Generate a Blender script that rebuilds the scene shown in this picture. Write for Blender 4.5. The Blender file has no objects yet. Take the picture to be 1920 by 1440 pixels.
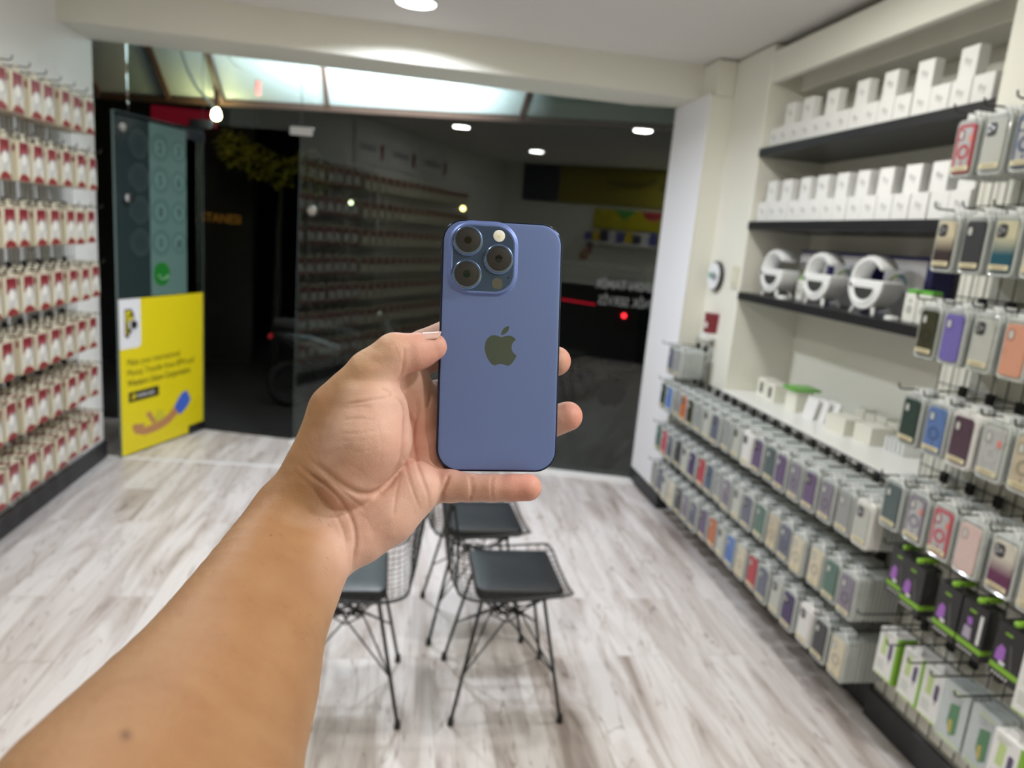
import bpy, bmesh, math, random
import numpy as np
from mathutils import Vector, Matrix
random.seed(7)
SC = bpy.context.scene
COL = SC.collection
R = math.radians

# ------------------------------------------------------------------ camera
FPX = 1345.0
PITCH, ROLL, YAW, EYE = R(11.65), R(5.0), R(9.6), 1.62
_f = Vector((math.sin(YAW)*math.cos(PITCH), math.cos(YAW)*math.cos(PITCH), -math.sin(PITCH)))
_r0 = Vector((math.cos(YAW), -math.sin(YAW), 0)); _u0 = _r0.cross(_f)
CR = math.cos(ROLL)*_r0 + math.sin(ROLL)*_u0
CU = -math.sin(ROLL)*_r0 + math.cos(ROLL)*_u0
CF = _f
CAMP = Vector((0, 0, EYE))
cd = bpy.data.cameras.new('camera'); cam = bpy.data.objects.new('camera', cd); COL.objects.link(cam)
cd.sensor_fit = 'HORIZONTAL'; cd.sensor_width = 36; cd.lens = FPX*36/1920
cd.clip_start = 0.02; cd.clip_end = 100
cam.matrix_world = Matrix(((CR.x, CU.x, -CF.x, 0), (CR.y, CU.y, -CF.y, 0), (CR.z, CU.z, -CF.z, EYE), (0, 0, 0, 1)))
cd.dof.use_dof = True; cd.dof.focus_distance = 0.415; cd.dof.aperture_fstop = 8.0
SC.camera = cam

# ------------------------------------------------------------------ view and world
SC.view_settings.view_transform = 'Standard'; SC.view_settings.look = 'None'
SC.view_settings.gamma = 1; SC.view_settings.use_curve_mapping = False
SC.view_settings.exposure = 0.0
SC.display_settings.display_device = 'sRGB'
wd = bpy.data.worlds.new('night_sky'); SC.world = wd; wd.use_nodes = True
wd.node_tree.nodes['Background'].inputs[0].default_value = (0.05, 0.07, 0.12, 1)
wd.node_tree.nodes['Background'].inputs[1].default_value = 0.03

# ------------------------------------------------------------------ lamps of the room and one added (discs of light flush in the ceiling)
CEIL = 2.70
LAMPS = [(0.013, 3.85, (0.86, 0.91, 1.0), 40), (-0.895, 2.44, (1.0, 0.985, 0.93), 17), (1.044, 2.566, (1.0, 0.985, 0.92), 16),
         (-0.688, 0.652, (1.0, 0.985, 0.94), 9), (1.22, 0.12, (1.0, 0.985, 0.94), 19), (0.90, -0.50, (1.0, 0.96, 0.88), 13)]  # the one near the right pillar is added to light palm and phone
def area_lamp(name, loc, size, power, col, rot=(0, 0, 0), shape='DISK', sy=None, spread=180):
    l = bpy.data.lights.new(name, 'AREA'); l.shape = shape; l.size = size
    if sy: l.size_y = sy
    l.energy = power; l.color = col; l.spread = R(spread)
    o = bpy.data.objects.new(name, l); o.location = loc; o.rotation_euler = rot; COL.objects.link(o); return o
for i, (x, y, c, p) in enumerate(LAMPS):
    area_lamp('downlight_beam', (x, y, CEIL-0.022), 0.17, p, c, spread=158 if i == 0 else 180)

# ------------------------------------------------------------------ materials
MATS = {}
def mat(name, col=(0.8, 0.8, 0.8), rough=0.5, metal=0.0, emit=None, es=0.0, noise=0.0, nscale=8.0, bump=0.0, bscale=60.0,
        spec=0.5, trans=0.0, coat=0.0, sss=0.0):
    if name in MATS: return MATS[name]
    m = bpy.data.materials.new(name); m.use_nodes = True; nt = m.node_tree; b = nt.nodes['Principled BSDF']
    b.inputs['Base Color'].default_value = (*col, 1); b.inputs['Roughness'].default_value = rough
    b.inputs['Metallic'].default_value = metal; b.inputs['Specular IOR Level'].default_value = spec
    b.inputs['Transmission Weight'].default_value = trans; b.inputs['Coat Weight'].default_value = coat
    if emit: b.inputs['Emission Color'].default_value = (*emit, 1); b.inputs['Emission Strength'].default_value = es
    tc = nt.nodes.new('ShaderNodeTexCoord')
    if noise:
        n = nt.nodes.new('ShaderNodeTexNoise'); n.inputs['Scale'].default_value = nscale; n.inputs['Detail'].default_value = 4
        nt.links.new(tc.outputs['Object'], n.inputs['Vector'])
        mx = nt.nodes.new('ShaderNodeMix'); mx.data_type = 'RGBA'
        mx.inputs[6].default_value = (*[c*(1-noise) for c in col], 1); mx.inputs[7].default_value = (*[min(1, c*(1+noise*0.6)) for c in col], 1)
        nt.links.new(n.outputs['Fac'], mx.inputs[0]); nt.links.new(mx.outputs[2], b.inputs['Base Color'])
    if bump:
        n2 = nt.nodes.new('ShaderNodeTexNoise'); n2.inputs['Scale'].default_value = bscale; n2.inputs['Detail'].default_value = 5
        nt.links.new(tc.outputs['Object'], n2.inputs['Vector'])
        bp = nt.nodes.new('ShaderNodeBump'); bp.inputs['Strength'].default_value = bump; bp.inputs['Distance'].default_value = 0.01
        nt.links.new(n2.outputs['Fac'], bp.inputs['Height']); nt.links.new(bp.outputs['Normal'], b.inputs['Normal'])
    MATS[name] = m; return m

def floor_material():
    m = bpy.data.materials.new('whitewashed_plank'); m.use_nodes = True; nt = m.node_tree; N = nt.nodes; K = nt.links
    b = N['Principled BSDF']; b.inputs['Roughness'].default_value = 0.33; b.inputs['Specular IOR Level'].default_value = 0.45
    tc = N.new('ShaderNodeTexCoord')
    mp = N.new('ShaderNodeMapping'); mp.inputs['Rotation'].default_value = (0, 0, R(90)); K.new(tc.outputs['Object'], mp.inputs[0])
    br = N.new('ShaderNodeTexBrick'); br.offset = 0.37; br.inputs['Scale'].default_value = 1.0
    br.inputs['Brick Width'].default_value = 1.25; br.inputs['Row Height'].default_value = 0.19
    br.inputs['Mortar Size'].default_value = 0.0016; br.inputs['Mortar Smooth'].default_value = 0.3
    br.inputs['Color1'].default_value = (0, 0, 0, 1); br.inputs['Color2'].default_value = (1, 1, 1, 1); br.inputs['Mortar'].default_value = (0.5, 0.5, 0.5, 1)
    K.new(mp.outputs[0], br.inputs['Vector'])
    # streaks along the planks, shifted plank by plank
    off = N.new('ShaderNodeVectorMath'); off.operation = 'MULTIPLY_ADD'; off.inputs[1].default_value = (3, 5, 7)
    K.new(br.outputs['Color'], off.inputs[0]); K.new(tc.outputs['Object'], off.inputs[2])
    mp2 = N.new('ShaderNodeMapping'); mp2.inputs['Scale'].default_value = (3.3, 0.42, 1); K.new(off.outputs[0], mp2.inputs[0])
    n1 = N.new('ShaderNodeTexNoise'); n1.inputs['Scale'].default_value = 1.8; n1.inputs['Detail'].default_value = 8; n1.inputs['Distortion'].default_value = 1.3; n1.inputs['Roughness'].default_value = 0.6
    K.new(mp2.outputs[0], n1.inputs['Vector'])
    r1 = N.new('ShaderNodeValToRGB'); e = r1.color_ramp
    e.elements[0].position = 0.30; e.elements[0].color = (0.31, 0.255, 0.23, 1)
    e.elements[1].position = 0.58; e.elements[1].color = (0.72, 0.685, 0.68, 1)
    q = e.elements.new(0.42); q.color = (0.53, 0.475, 0.455, 1)
    K.new(n1.outputs['Fac'], r1.inputs[0])
    # thin dark grain cracks
    mp3 = N.new('ShaderNodeMapping'); mp3.inputs['Scale'].default_value = (3.2, 0.30, 1); K.new(off.outputs[0], mp3.inputs[0])
    n2 = N.new('ShaderNodeTexNoise'); n2.inputs['Scale'].default_value = 2.6; n2.inputs['Detail'].default_value = 3; n2.inputs['Distortion'].default_value = 2.2
    K.new(mp3.outputs[0], n2.inputs['Vector'])
    r2 = N.new('ShaderNodeValToRGB'); e = r2.color_ramp
    e.elements[0].position = 0.488; e.elements[0].color = (1, 1, 1, 1)
    e.elements[1].position = 0.512; e.elements[1].color = (1, 1, 1, 1)
    q = e.elements.new(0.5); q.color = (0.42, 0.34, 0.30, 1)
    K.new(n2.outputs['Fac'], r2.inputs[0])
    mu = N.new('ShaderNodeMix'); mu.data_type = 'RGBA'; mu.blend_type = 'MULTIPLY'; mu.inputs[0].default_value = 0.8
    K.new(r1.outputs[0], mu.inputs[6]); K.new(r2.outputs[0], mu.inputs[7])
    mo = N.new('ShaderNodeMix'); mo.data_type = 'RGBA'; mo.blend_type = 'MULTIPLY'; mo.inputs[7].default_value = (0.72, 0.68, 0.65, 1)
    K.new(br.outputs['Fac'], mo.inputs[0]); K.new(mu.outputs[2], mo.inputs[6]); K.new(mo.outputs[2], b.inputs['Base Color'])
    return m

def glass_material(name='clear_glass', tint=(0.86, 0.93, 0.91), ior=1.5):
    m = bpy.data.materials.new(name); m.use_nodes = True; nt = m.node_tree; N = nt.nodes; K = nt.links; N.clear()
    out = N.new('ShaderNodeOutputMaterial'); mx = N.new('ShaderNodeMixShader'); fr = N.new('ShaderNodeFresnel'); fr.inputs[0].default_value = ior
    tr = N.new('ShaderNodeBsdfTransparent'); tr.inputs[0].default_value = (*tint, 1)
    gl = N.new('ShaderNodeBsdfGlossy'); gl.inputs['Roughness'].default_value = 0.0; gl.inputs[0].default_value = (1, 1, 1, 1)
    K.new(fr.outputs[0], mx.inputs[0]); K.new(tr.outputs[0], mx.inputs[1]); K.new(gl.outputs[0], mx.inputs[2]); K.new(mx.outputs[0], out.inputs[0])
    return m

# ------------------------------------------------------------------ mesh builder
class MB:
    def __init__(s): s.v = []; s.f = []; s.m = []; s.sm = []
    def add(s, vs, fs, mi=0, smooth=False):
        o = len(s.v); s.v += [tuple(v) for v in vs]; s.f += [tuple(i+o for i in f) for f in fs]; s.m += [mi]*len(fs); s.sm += [smooth]*len(fs); return s
    def box(s, x0, x1, y0, y1, z0, z1, mi=0, b=0.0):
        if b > 0:
            c = ((x0+x1)/2, (y0+y1)/2, (z0+z1)/2); h = [(x1-x0)/2, (y1-y0)/2, (z1-z0)/2]; b = min(b, *[k*0.9 for k in h])
            vs = []; idx = {}
            for sx in (-1, 1):
                for sy in (-1, 1):
                    for sz in (-1, 1):
                        for a in range(3):
                            p = [sx*(h[0]-b), sy*(h[1]-b), sz*(h[2]-b)]; p[a] = (sx, sy, sz)[a]*h[a]
                            idx[(sx, sy, sz, a)] = len(vs); vs.append((c[0]+p[0], c[1]+p[1], c[2]+p[2]))
            fs = []
            for a in range(3):
                u, w = [k for k in range(3) if k != a]
                for sg in (-1, 1):
                    q = []
                    for (su, sw) in ((-1, -1), (1, -1), (1, 1), (-1, 1)):
                        t = [0, 0, 0]; t[a] = sg; t[u] = su; t[w] = sw; q.append(idx[(*t, a)])
                    fs.append(q)
                for su in (-1, 1):
                    for sw in (-1, 1):
                        t0 = [0, 0, 0]; t0[u] = su; t0[w] = sw; t1 = list(t0); t0[a] = -1; t1[a] = 1
                        fs.append([idx[(*t0, u)], idx[(*t1, u)], idx[(*t1, w)], idx[(*t0, w)]])
            for sx in (-1, 1):
                for sy in (-1, 1):
                    for sz in (-1, 1): fs.append([idx[(sx, sy, sz, 0)], idx[(sx, sy, sz, 1)], idx[(sx, sy, sz, 2)]])
            return s.add(vs, fs, mi)
        vs = [(x, y, z) for x in (x0, x1) for y in (y0, y1) for z in (z0, z1)]
        return s.add(vs, [(0, 1, 3, 2), (4, 6, 7, 5), (0, 4, 5, 1), (2, 3, 7, 6), (0, 2, 6, 4), (1, 5, 7, 3)], mi)
    def tube(s, pts, r, n=8, mi=0, closed=False, cap=True):
        P = [Vector(p) for p in pts]; k = len(P); rs = r if isinstance(r, (list, tuple)) else [r]*k
        T = []
        for i in range(k):
            if closed: t = P[(i+1) % k]-P[i-1]
            else: t = P[min(i+1, k-1)]-P[max(i-1, 0)]
            T.append(t.normalized())
        a = T[0].orthogonal().normalized(); vs = []
        for i in range(k):
            a = (a-T[i]*a.dot(T[i]))
            a = a.normalized() if a.length > 1e-6 else T[i].orthogonal().normalized()
            b = T[i].cross(a)
            for j in range(n):
                th = 2*math.pi*j/n; vs.append(P[i]+rs[i]*(math.cos(th)*a+math.sin(th)*b))
        fs = []
        for i in range(k if closed else k-1):
            i2 = (i+1) % k
            for j in range(n): fs.append((i*n+j, i*n+(j+1) % n, i2*n+(j+1) % n, i2*n+j))
        if cap and not closed: fs.append(tuple(range(n-1, -1, -1))); fs.append(tuple((k-1)*n+j for j in range(n)))
        return s.add(vs, fs, mi, True)
    def prism(s, poly, a, b, axis='z', mi=0, smooth=False, frame=None, capmi=None):
        """poly: 2-D points; extruded from a to b along axis, or in the frame (origin, ux, uy, uz)."""
        n = len(poly)
        def P(u, v, w):
            if frame: o, ux, uy, uz = frame; return o+ux*u+uy*v+uz*w
            return {'z': (u, v, w), 'x': (w, u, v), 'y': (u, w, v)}[axis]
        vs = [P(u, v, a) for u, v in poly]+[P(u, v, b) for u, v in poly]
        s.add(vs, [(i, (i+1) % n, n+(i+1) % n, n+i) for i in range(n)], mi, smooth)
        s.add(vs, [tuple(range(n-1, -1, -1)), tuple(range(n, 2*n))], mi if capmi is None else capmi, False)
        return s
    def lathe(s, prof, c=(0, 0, 0), n=24, mi=0, frame=None):
        vs = []
        for (r, z) in prof:
            for j in range(n):
                th = 2*math.pi*j/n; u, v = r*math.cos(th), r*math.sin(th)
                if frame: o, ux, uy, uz = frame; vs.append(o+ux*u+uy*v+uz*z)
                else: vs.append((c[0]+u, c[1]+v, c[2]+z))
        fs = [(i*n+j, i*n+(j+1) % n, (i+1)*n+(j+1) % n, (i+1)*n+j) for i in range(len(prof)-1) for j in range(n)]
        fs += [tuple(range(n-1, -1, -1)), tuple((len(prof)-1)*n+j for j in range(n))]
        return s.add(vs, fs, mi, True)
    def mesh(s, name, mats):
        me = bpy.data.meshes.new(name); me.from_pydata([tuple(v) for v in s.v], [], s.f)
        for m in (mats if isinstance(mats, (list, tuple)) else [mats]): me.materials.append(m)
        me.polygons.foreach_set('material_index', s.m); me.polygons.foreach_set('use_smooth', s.sm)
        bm = bmesh.new(); bm.from_mesh(me); bmesh.ops.remove_doubles(bm, verts=bm.verts, dist=1e-6)
        bmesh.ops.recalc_face_normals(bm, faces=bm.faces)
        for e in bm.edges:
            if len(e.link_faces) == 2 and e.calc_face_angle(0) > 0.7: e.smooth = False
        bm.to_mesh(me); bm.free(); me.update(); return me
    def build(s, name, mats, parent=None, loc=None, rot=None):
        o = bpy.data.objects.new(name, s.mesh(name, mats)); COL.objects.link(o)
        if parent: o.parent = parent
        if loc is not None: o.location = loc
        if rot is not None: o.rotation_euler = rot
        return o
def rrect(w, h, r, n=5, cx=0, cy=0):
    pts = []
    for (sx, sy, a0) in ((1, 1, 0), (-1, 1, 90), (-1, -1, 180), (1, -1, 270)):
        for i in range(n+1):
            a = R(a0+90*i/n); pts.append((cx+sx*(w/2-r)+r*math.cos(a), cy+sy*(h/2-r)+r*math.sin(a)))
    return pts
def circ(r, n=20, cx=0, cy=0): return [(cx+r*math.cos(2*math.pi*i/n), cy+r*math.sin(2*math.pi*i/n)) for i in range(n)]
def empty(name, loc=(0, 0, 0), rot=(0, 0, 0)):
    o = bpy.data.objects.new(name, None); o.location = loc; o.rotation_euler = rot; o.empty_display_size = 0.05; COL.objects.link(o); return o
def tag(o, label, cat, group=None, kind=None):
    o['label'] = label; o['category'] = cat
    if group: o['group'] = group
    if kind: o['kind'] = kind
    return o
def struct(o): o['kind'] = 'structure'; return o
def link_mesh(name, me, parent=None, loc=None, rot=None):
    o = bpy.data.objects.new(name, me); COL.objects.link(o)
    if parent: o.parent = parent
    if loc is not None: o.location = loc
    if rot is not None: o.rotation_euler = rot
    return o
def text_mesh(name, body, size, frame, material, parent=None, bold=0.0, ext=0.0004, align='LEFT', sx=1.0):
    """flat lettering standing in the frame (origin, reading direction, up, outward)"""
    cu = bpy.data.curves.new(name, 'FONT'); cu.body = body; cu.size = size; cu.extrude = ext; cu.offset = bold; cu.align_x = align; cu.resolution_u = 3
    ob = bpy.data.objects.new(name, cu); COL.objects.link(ob)
    bpy.context.view_layer.update()
    me = bpy.data.meshes.new_from_object(ob.evaluated_get(bpy.context.evaluated_depsgraph_get()))
    bpy.data.objects.remove(ob); me.name = name
    o, ux, uy, uz = frame
    M = Matrix(((ux.x*sx, uy.x, uz.x, o.x), (ux.y*sx, uy.y, uz.y, o.y), (ux.z*sx, uy.z, uz.z, o.z), (0, 0, 0, 1)))
    me.transform(M); me.materials.clear(); me.materials.append(material); me.update()
    ob = bpy.data.objects.new(name, me); COL.objects.link(ob)
    if parent: ob.parent = parent; ob.matrix_parent_inverse = parent.matrix_world.inverted()
    return ob

# ------------------------------------------------------------------ common materials
WALL = mat('wall_paint', (0.79, 0.785, 0.705), 0.6, bump=0.06, bscale=40, noise=0.03, nscale=3)
WALL_LIT = mat('lamp_lit_pillar_white', (0.89, 0.89, 0.93), 0.45)  # lamp light on the pillar face, put into a paler, cooler colour
WALLC = mat('wall_paint_smooth', (0.86, 0.855, 0.83), 0.5, bump=0.03, bscale=30)
CEILM = mat('ceiling_paint', (0.74, 0.725, 0.705), 0.7, bump=0.03, bscale=40)
BLACK = mat('black_laminate', (0.016, 0.016, 0.018), 0.35)
BASEB = mat('dark_baseboard', (0.028, 0.028, 0.032), 0.5)
WIRE = mat('dark_wire', (0.05, 0.05, 0.048), 0.35, 0.7)
CHROME = mat('chrome', (0.75, 0.75, 0.76), 0.18, 1.0)
CLIP = mat('black_plastic', (0.012, 0.012, 0.012), 0.4)
WHITE = mat('white_card', (0.80, 0.80, 0.79), 0.45)
WHITEP = mat('white_plastic', (0.86, 0.87, 0.87), 0.25, coat=0.3)
DOOR_G = glass_material('door_glass')

# ================================================================== THE ROOM
FLOORM = floor_material()
Rp = Vector((1.747, 4.648, 0)); GD = Vector((-0.966, 0.2585, 0)).normalized(); GN = Vector((GD.y, -GD.x, 0))   # the shop front runs aslant
if GN.y < 0: GN = -GN
def gp(t, z=0, out=0): return Rp + GD*t + Vector((0, 0, z)) + GN*out
p0, p1 = gp(-0.55), gp(4.2)
m = MB(); m.prism([(-2.1, -1.0), (2.45, -1.0), (p0.x, p0.y), (p1.x, p1.y), (-2.3, 4.9), (-2.1, 4.9)], -0.06, 0.0, 'z')
struct(m.build('floor', FLOORM))
m = MB(); m.box(-2.0, -1.815, -1.0, 4.77, 0.0, 2.86); struct(m.build('wall_left', WALLC))
m = MB(); m.box(-2.0, 2.45, -1.0, 4.33, CEIL, CEIL+0.1); struct(m.build('ceiling', CEILM))
m = MB(); m.box(-1.815, 1.99, 4.33, 4.745, 2.51, 2.86); struct(m.build('trim_1', WALL))
m = MB(); q0, q1 = gp(-0.5), gp(4.2); m.prism([(-2.2, 4.745), (2.3, 4.745), (q0.x, q0.y), (q1.x, q1.y)], 2.86, 2.95, 'z'); struct(m.build('trim_2', CEILM))
# right wall: pillar by the glass, pilaster, niche, near pillar
m = MB()
m.box(1.70, 2.45, 4.12, 4.66, 0.0, 2.50, b=0.006); m.box(1.83, 2.45, 3.70, 4.12, 0.0, 2.69, b=0.004); m.box(1.72, 1.83, 4.12, 4.33, 2.50, 2.69)
m.box(2.20, 2.45, 2.12, 3.70, 0.0, 2.69); m.box(1.803, 2.45, -1.0, 2.12, 0.0, 2.69, b=0.004); m.box(1.83, 2.2, 2.12, 3.70, 0.0, 0.83)
struct(m.build('wall_right', WALL))
m = MB(); m.box(1.835, 1.875, 2.12, 3.70, 2.50, 2.655, b=0.003); m.box(2.0, 2.2, 2.12, 3.70, 2.475, 2.69, b=0.004); m.box(1.875, 2.0, 2.12, 3.70, 2.57, 2.59); struct(m.build('trim_3', WALL))
m = MB(); m.box(1.688, 1.70, 4.108, 4.66, 0.0, 0.10, b=0.003); m.box(1.70, 1.80, 4.108, 4.12, 0, 0.10, b=0.003); m.box(1.80, 1.83, 2.12, 4.12, 0.0, 0.11, b=0.003); m.box(1.78, 1.803, -1.0, 2.12, 0.0, 0.11, b=0.003); struct(m.build('baseboard_right', BASEB))
m = MB(); m.box(-1.815, -1.795, -0.9, 4.77, 0.0, 0.115, b=0.003); struct(m.build('baseboard_left', BASEB))
m = MB(); m.box(-2.0, 2.45, -1.10, -1.0, 0.0, 2.8); struct(m.build('wall_back', WALL))
m = MB(); m.box(1.694, 1.70, 4.118, 4.66, 0.10, 2.508, b=0.002); struct(m.build('pillar_lit_face', WALL_LIT))  # thin skin painting the lamp's cool brightness onto the pillar face
# the white strip on the floor along the foot of the glass and at the door step
m = MB()
for (t0, t1) in ((-0.1, 2.54),):
    m.prism([(*gp(t0, 0, -0.10)[:2],), (*gp(t1, 0, -0.10)[:2],), (*gp(t1, 0, -0.005)[:2],), (*gp(t0, 0, -0.005)[:2],)], 0.0, 0.012, 'z')
struct(m.build('trim_4', mat('white_trim', (0.85, 0.85, 0.84), 0.3)))
m = MB(); m.prism([(-1.80, 4.76), (-0.55, 4.665), (-0.55, 4.69), (-1.80, 4.785)], 0.0, 0.006, 'z'); struct(m.build('trim_5', mat('pale_seam_strip', (0.86, 0.86, 0.88), 0.25)))

# ------------------------------------------------------------------ glass front
def pane(name, t0, t1, z0, z1, th=0.01):
    m = MB(); a, b, c, d = gp(t0), gp(t1), gp(t1, 0, th), gp(t0, 0, th)
    m.prism([(a.x, a.y), (b.x, b.y), (c.x, c.y), (d.x, d.y)], z0, z1, 'z'); o = m.build(name, DOOR_G); return struct(o)
TD0, TD1 = 2.545, 3.25
pane('window_1', -0.12, TD0, 0.005, 2.86); pane('window_2', TD1, 3.80, 0.005, 2.86); w3 = pane('window_3', TD0, TD1, 2.19, 2.86)
EDGE = mat('polished_glass_edge', (0.13, 0.19, 0.19), 0.2, spec=0.6)
for o_, tt in (('window_1', TD0), ('window_2', TD1)):
    m = MB(); a, b = gp(tt-0.002, 0, -0.001), gp(tt+0.002, 0, 0.011)
    m.prism([(a.x, a.y), (a.x+0.003, a.y), (b.x+0.003, b.y), (b.x, b.y)], 0.005, 2.86, 'z')
    m.build('glass_edge', mat('glass_edge_dark', (0.10, 0.13, 0.13), 0.2), bpy.data.objects[o_])
# metal fittings that clamp the panes at the door head
for k, t in enumerate((TD0-0.01, TD1+0.01)):
    m = MB(); o = gp(t, 2.19, 0.005); fr = (o, GD, Vector((0, 0, 1)), GN)
    m.prism(rrect(0.16, 0.055, 0.006), -0.018, 0.018, frame=fr)
    tag(m.build('glass_clamp', CHROME), ['polished metal clamp at the head of the right door jamb', 'polished metal clamp over the door hinge side'][k], 'metal fitting', 'glass clamps over the shop door')
m = MB(); o = gp(TD0-0.10, 1.67, -0.02); m.lathe([(0.0, 0.0), (0.03, 0.004), (0.034, 0.02), (0.03, 0.04), (0.0, 0.045)], frame=(o, GD, Vector((0, 0, 1)), GN*1.0))
m.lathe([(0.014, -0.02), (0.014, 0.0)], frame=(o+GN*0.045, GD, Vector((0, 0, 1)), GN))
tag(m.build('lock_knob', CHROME), 'round chrome lock knob on the fixed pane beside the doorway', 'knob')

# the open door leaf, swung into the shop
LA = Vector((-1.70, 4.745, 0)); LB = Vector((-1.39, 5.50, 0)); LU = (LB-LA).normalized(); LZ = Vector((0, 0, 1)); LN = LU.cross(LZ)   # LN looks at the room
LW = 0.8162
def lf(u, z, out=0.0): return LA+LU*u+Vector((0, 0, z))+LN*out
door = empty('door_1', LA); struct(door)
def lchild(m, name, mats, par=None):
    o = m.build(name, mats, par or door); o.matrix_parent_inverse = Matrix.Translation(-LA); return o
bpy.context.view_layer.update()
m = MB(); m.prism([(0, 0.006), (LW, 0.006), (LW, 2.14), (0, 2.14)], -0.012, 0.0, frame=(LA, LU, LZ, LN)); lchild(m, 'glass_leaf', DOOR_G)
m = MB()
m.prism([(-0.001, 0.006), (0.003, 0.006), (0.003, 2.14), (-0.001, 2.14)], -0.0125, 0.0005, frame=(LA, LU, LZ, LN)); m.prism([(0, 2.1385), (LW, 2.1385), (LW, 2.142), (0, 2.142)], -0.0125, 0.0005, frame=(LA, LU, LZ, LN))
lchild(m, 'leaf_edge', EDGE)
for (u, z) in ((LW-0.09, 2.10), (LW-0.09, 0.035)):
    m = MB(); m.prism(rrect(0.17, 0.06, 0.006), -0.024, 0.014, frame=(lf(u, z), LU, LZ, LN)); lchild(m, 'hinge_clamp', CHROME if z > 1 else mat('dark_steel', (0.05, 0.05, 0.055), 0.3, 0.8))
m = MB(); m.prism(rrect(0.05, 0.05, 0.02), -0.024, 0.014, frame=(lf(0.06, 2.05), LU, LZ, LN)); lchild(m, 'corner_fitting', CHROME)
for z in (1.645, 0.868):
    m = MB(); m.lathe([(0.012, -0.035), (0.012, 0.02), (0.026, 0.024), (0.032, 0.036), (0.028, 0.05), (0.0, 0.055)], frame=(lf(0.075, z), LU, LZ, LN)); lchild(m, 'door_knob', CHROME)

# keypad sticker on the upper leaf; its left, not backlit, is painted darker
TEAL = mat('teal_film', (0.105, 0.185, 0.165), 0.5); TEAL_UNLIT = mat('unlit_teal_film', (0.022, 0.036, 0.037), 0.25); TEALR = mat('teal_ring', (0.072, 0.14, 0.124), 0.5); TEALI = mat('teal_ring_light', (0.125, 0.22, 0.195), 0.5)
INK = mat('dark_ink', (0.02, 0.045, 0.045), 0.5)
kp = empty('keypad_poster', lf(0.30, 1.03)); tag(kp, 'teal phone keypad sticker on the upper half of the open glass door', 'poster')
bpy.context.view_layer.update()
def part(m, name, mats, par):
    """m is in world coordinates; hang it on par without moving it"""
    o = m.build(name, mats); bpy.context.view_layer.update(); o.parent = par; o.matrix_parent_inverse = par.matrix_world.inverted(); return o
m = MB(); m.prism([(0.288, 1.032), (0.635, 1.032), (0.635, 2.12), (0.288, 2.12)], 0.001, 0.0018, frame=(LA, LU, LZ, LN)); part(m, 'teal_sheet', TEAL, kp)
m = MB(); m.prism([(0.006, 1.032), (0.288, 1.032), (0.288, 2.12), (0.006, 2.12)], 0.001, 0.0018, frame=(LA, LU, LZ, LN)); part(m, 'unlit_teal_sheet', TEAL_UNLIT, kp)
digits = [['1', '2', '3'], ['4', '5', '6'], ['7', '8', '9'], ['*', '0', '#']]
for r_, z in enumerate((1.975, 1.775, 1.575, 1.377)):
    for c_, u in enumerate((0.20, 0.385, 0.560)):
        unlit = c_ == 0  # first key column lies on the part painted as not backlit
        m = MB()
        rc = 0.088 if c_ < 2 else 0.074
        m.prism(circ(rc, 28, u, z), 0.0018, 0.0022, frame=(LA, LU, LZ, LN)); k0 = part(m, 'key', mat('unlit_teal_ring', (0.032, 0.05, 0.05), 0.3) if unlit else TEALR, kp)
        m = MB(); m.prism(circ(0.052, 24, u, z), 0.0022, 0.0026, frame=(LA, LU, LZ, LN)); bpy.context.view_layer.update(); part(m, 'key_center', mat('unlit_teal_center', (0.026, 0.04, 0.042), 0.3) if unlit else TEALI, k0)
        d = text_mesh('digit', digits[r_][c_], 0.085, (lf(u, z-0.03, 0.0028), LU, LZ, LN), INK, None, 0.002, align='CENTER'); bpy.context.view_layer.update(); d.parent = k0; d.matrix_parent_inverse = k0.matrix_world.inverted()
m = MB(); m.prism(circ(0.078, 28, 0.388, 1.172), 0.0019, 0.0026, frame=(LA, LU, LZ, LN)); cb = part(m, 'call_button', mat('call_green', (0.012, 0.17, 0.02), 0.4), kp)
m = MB(); hs = []
for i in range(13): a = R(200+i*130/12); hs.append(lf(0.388+0.048*math.cos(a)+0.012, 1.172+0.048*math.sin(a)+0.014, 0.004))
m.tube(hs, [0.011]*2+[0.007]*9+[0.011]*2, 6); bpy.context.view_layer.update(); part(m, 'handset_icon', mat('pale_green_ink', (0.16, 0.34, 0.18), 0.5), cb)

# yellow poster on the lower half of the leaf
YEL = mat('poster_yellow', (0.80, 0.66, 0.008), 0.45); YD = mat('poster_ink', (0.03, 0.028, 0.01), 0.5)
yp = empty('yellow_poster', lf(LW/2, 0.01)); tag(yp, 'yellow money transfer poster on the lower half of the open glass door', 'poster')
bpy.context.view_layer.update()
PF = (LA, LU, LZ, LN)
m = MB(); m.prism([(0.003, 0.012), (LW-0.002, 0.012), (LW-0.002, 1.026), (0.003, 1.026)], 0.001, 0.003, frame=PF); part(m, 'yellow_sheet', YEL, yp)
m = MB(); m.prism([(0.003, 1.026), (0.003, 0.71), (0.155, 0.71)]+[(0.155+0.03*math.sin(R(a)), 0.74-0.03*math.cos(R(a))) for a in (30, 60, 90)]+[(0.185, 1.026)], 0.003, 0.0036, frame=PF); lb = part(m, 'white_logo_panel', mat('poster_white', (0.82, 0.82, 0.86), 0.45), yp)
bpy.context.view_layer.update()
m = MB(); m.prism([(0.048, 0.962), (0.105, 0.962), (0.128, 0.93), (0.128, 0.86), (0.07, 0.772), (0.048, 0.79)], 0.0036, 0.0040, frame=PF); part(m, 'logo_outline', YD, lb)
m = MB(); m.prism([(0.058, 0.95), (0.100, 0.95), (0.100, 0.93), (0.075, 0.93), (0.072, 0.80), (0.058, 0.80)], 0.0040, 0.0044, frame=PF); part(m, 'logo_stripe', YEL, lb)
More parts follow.
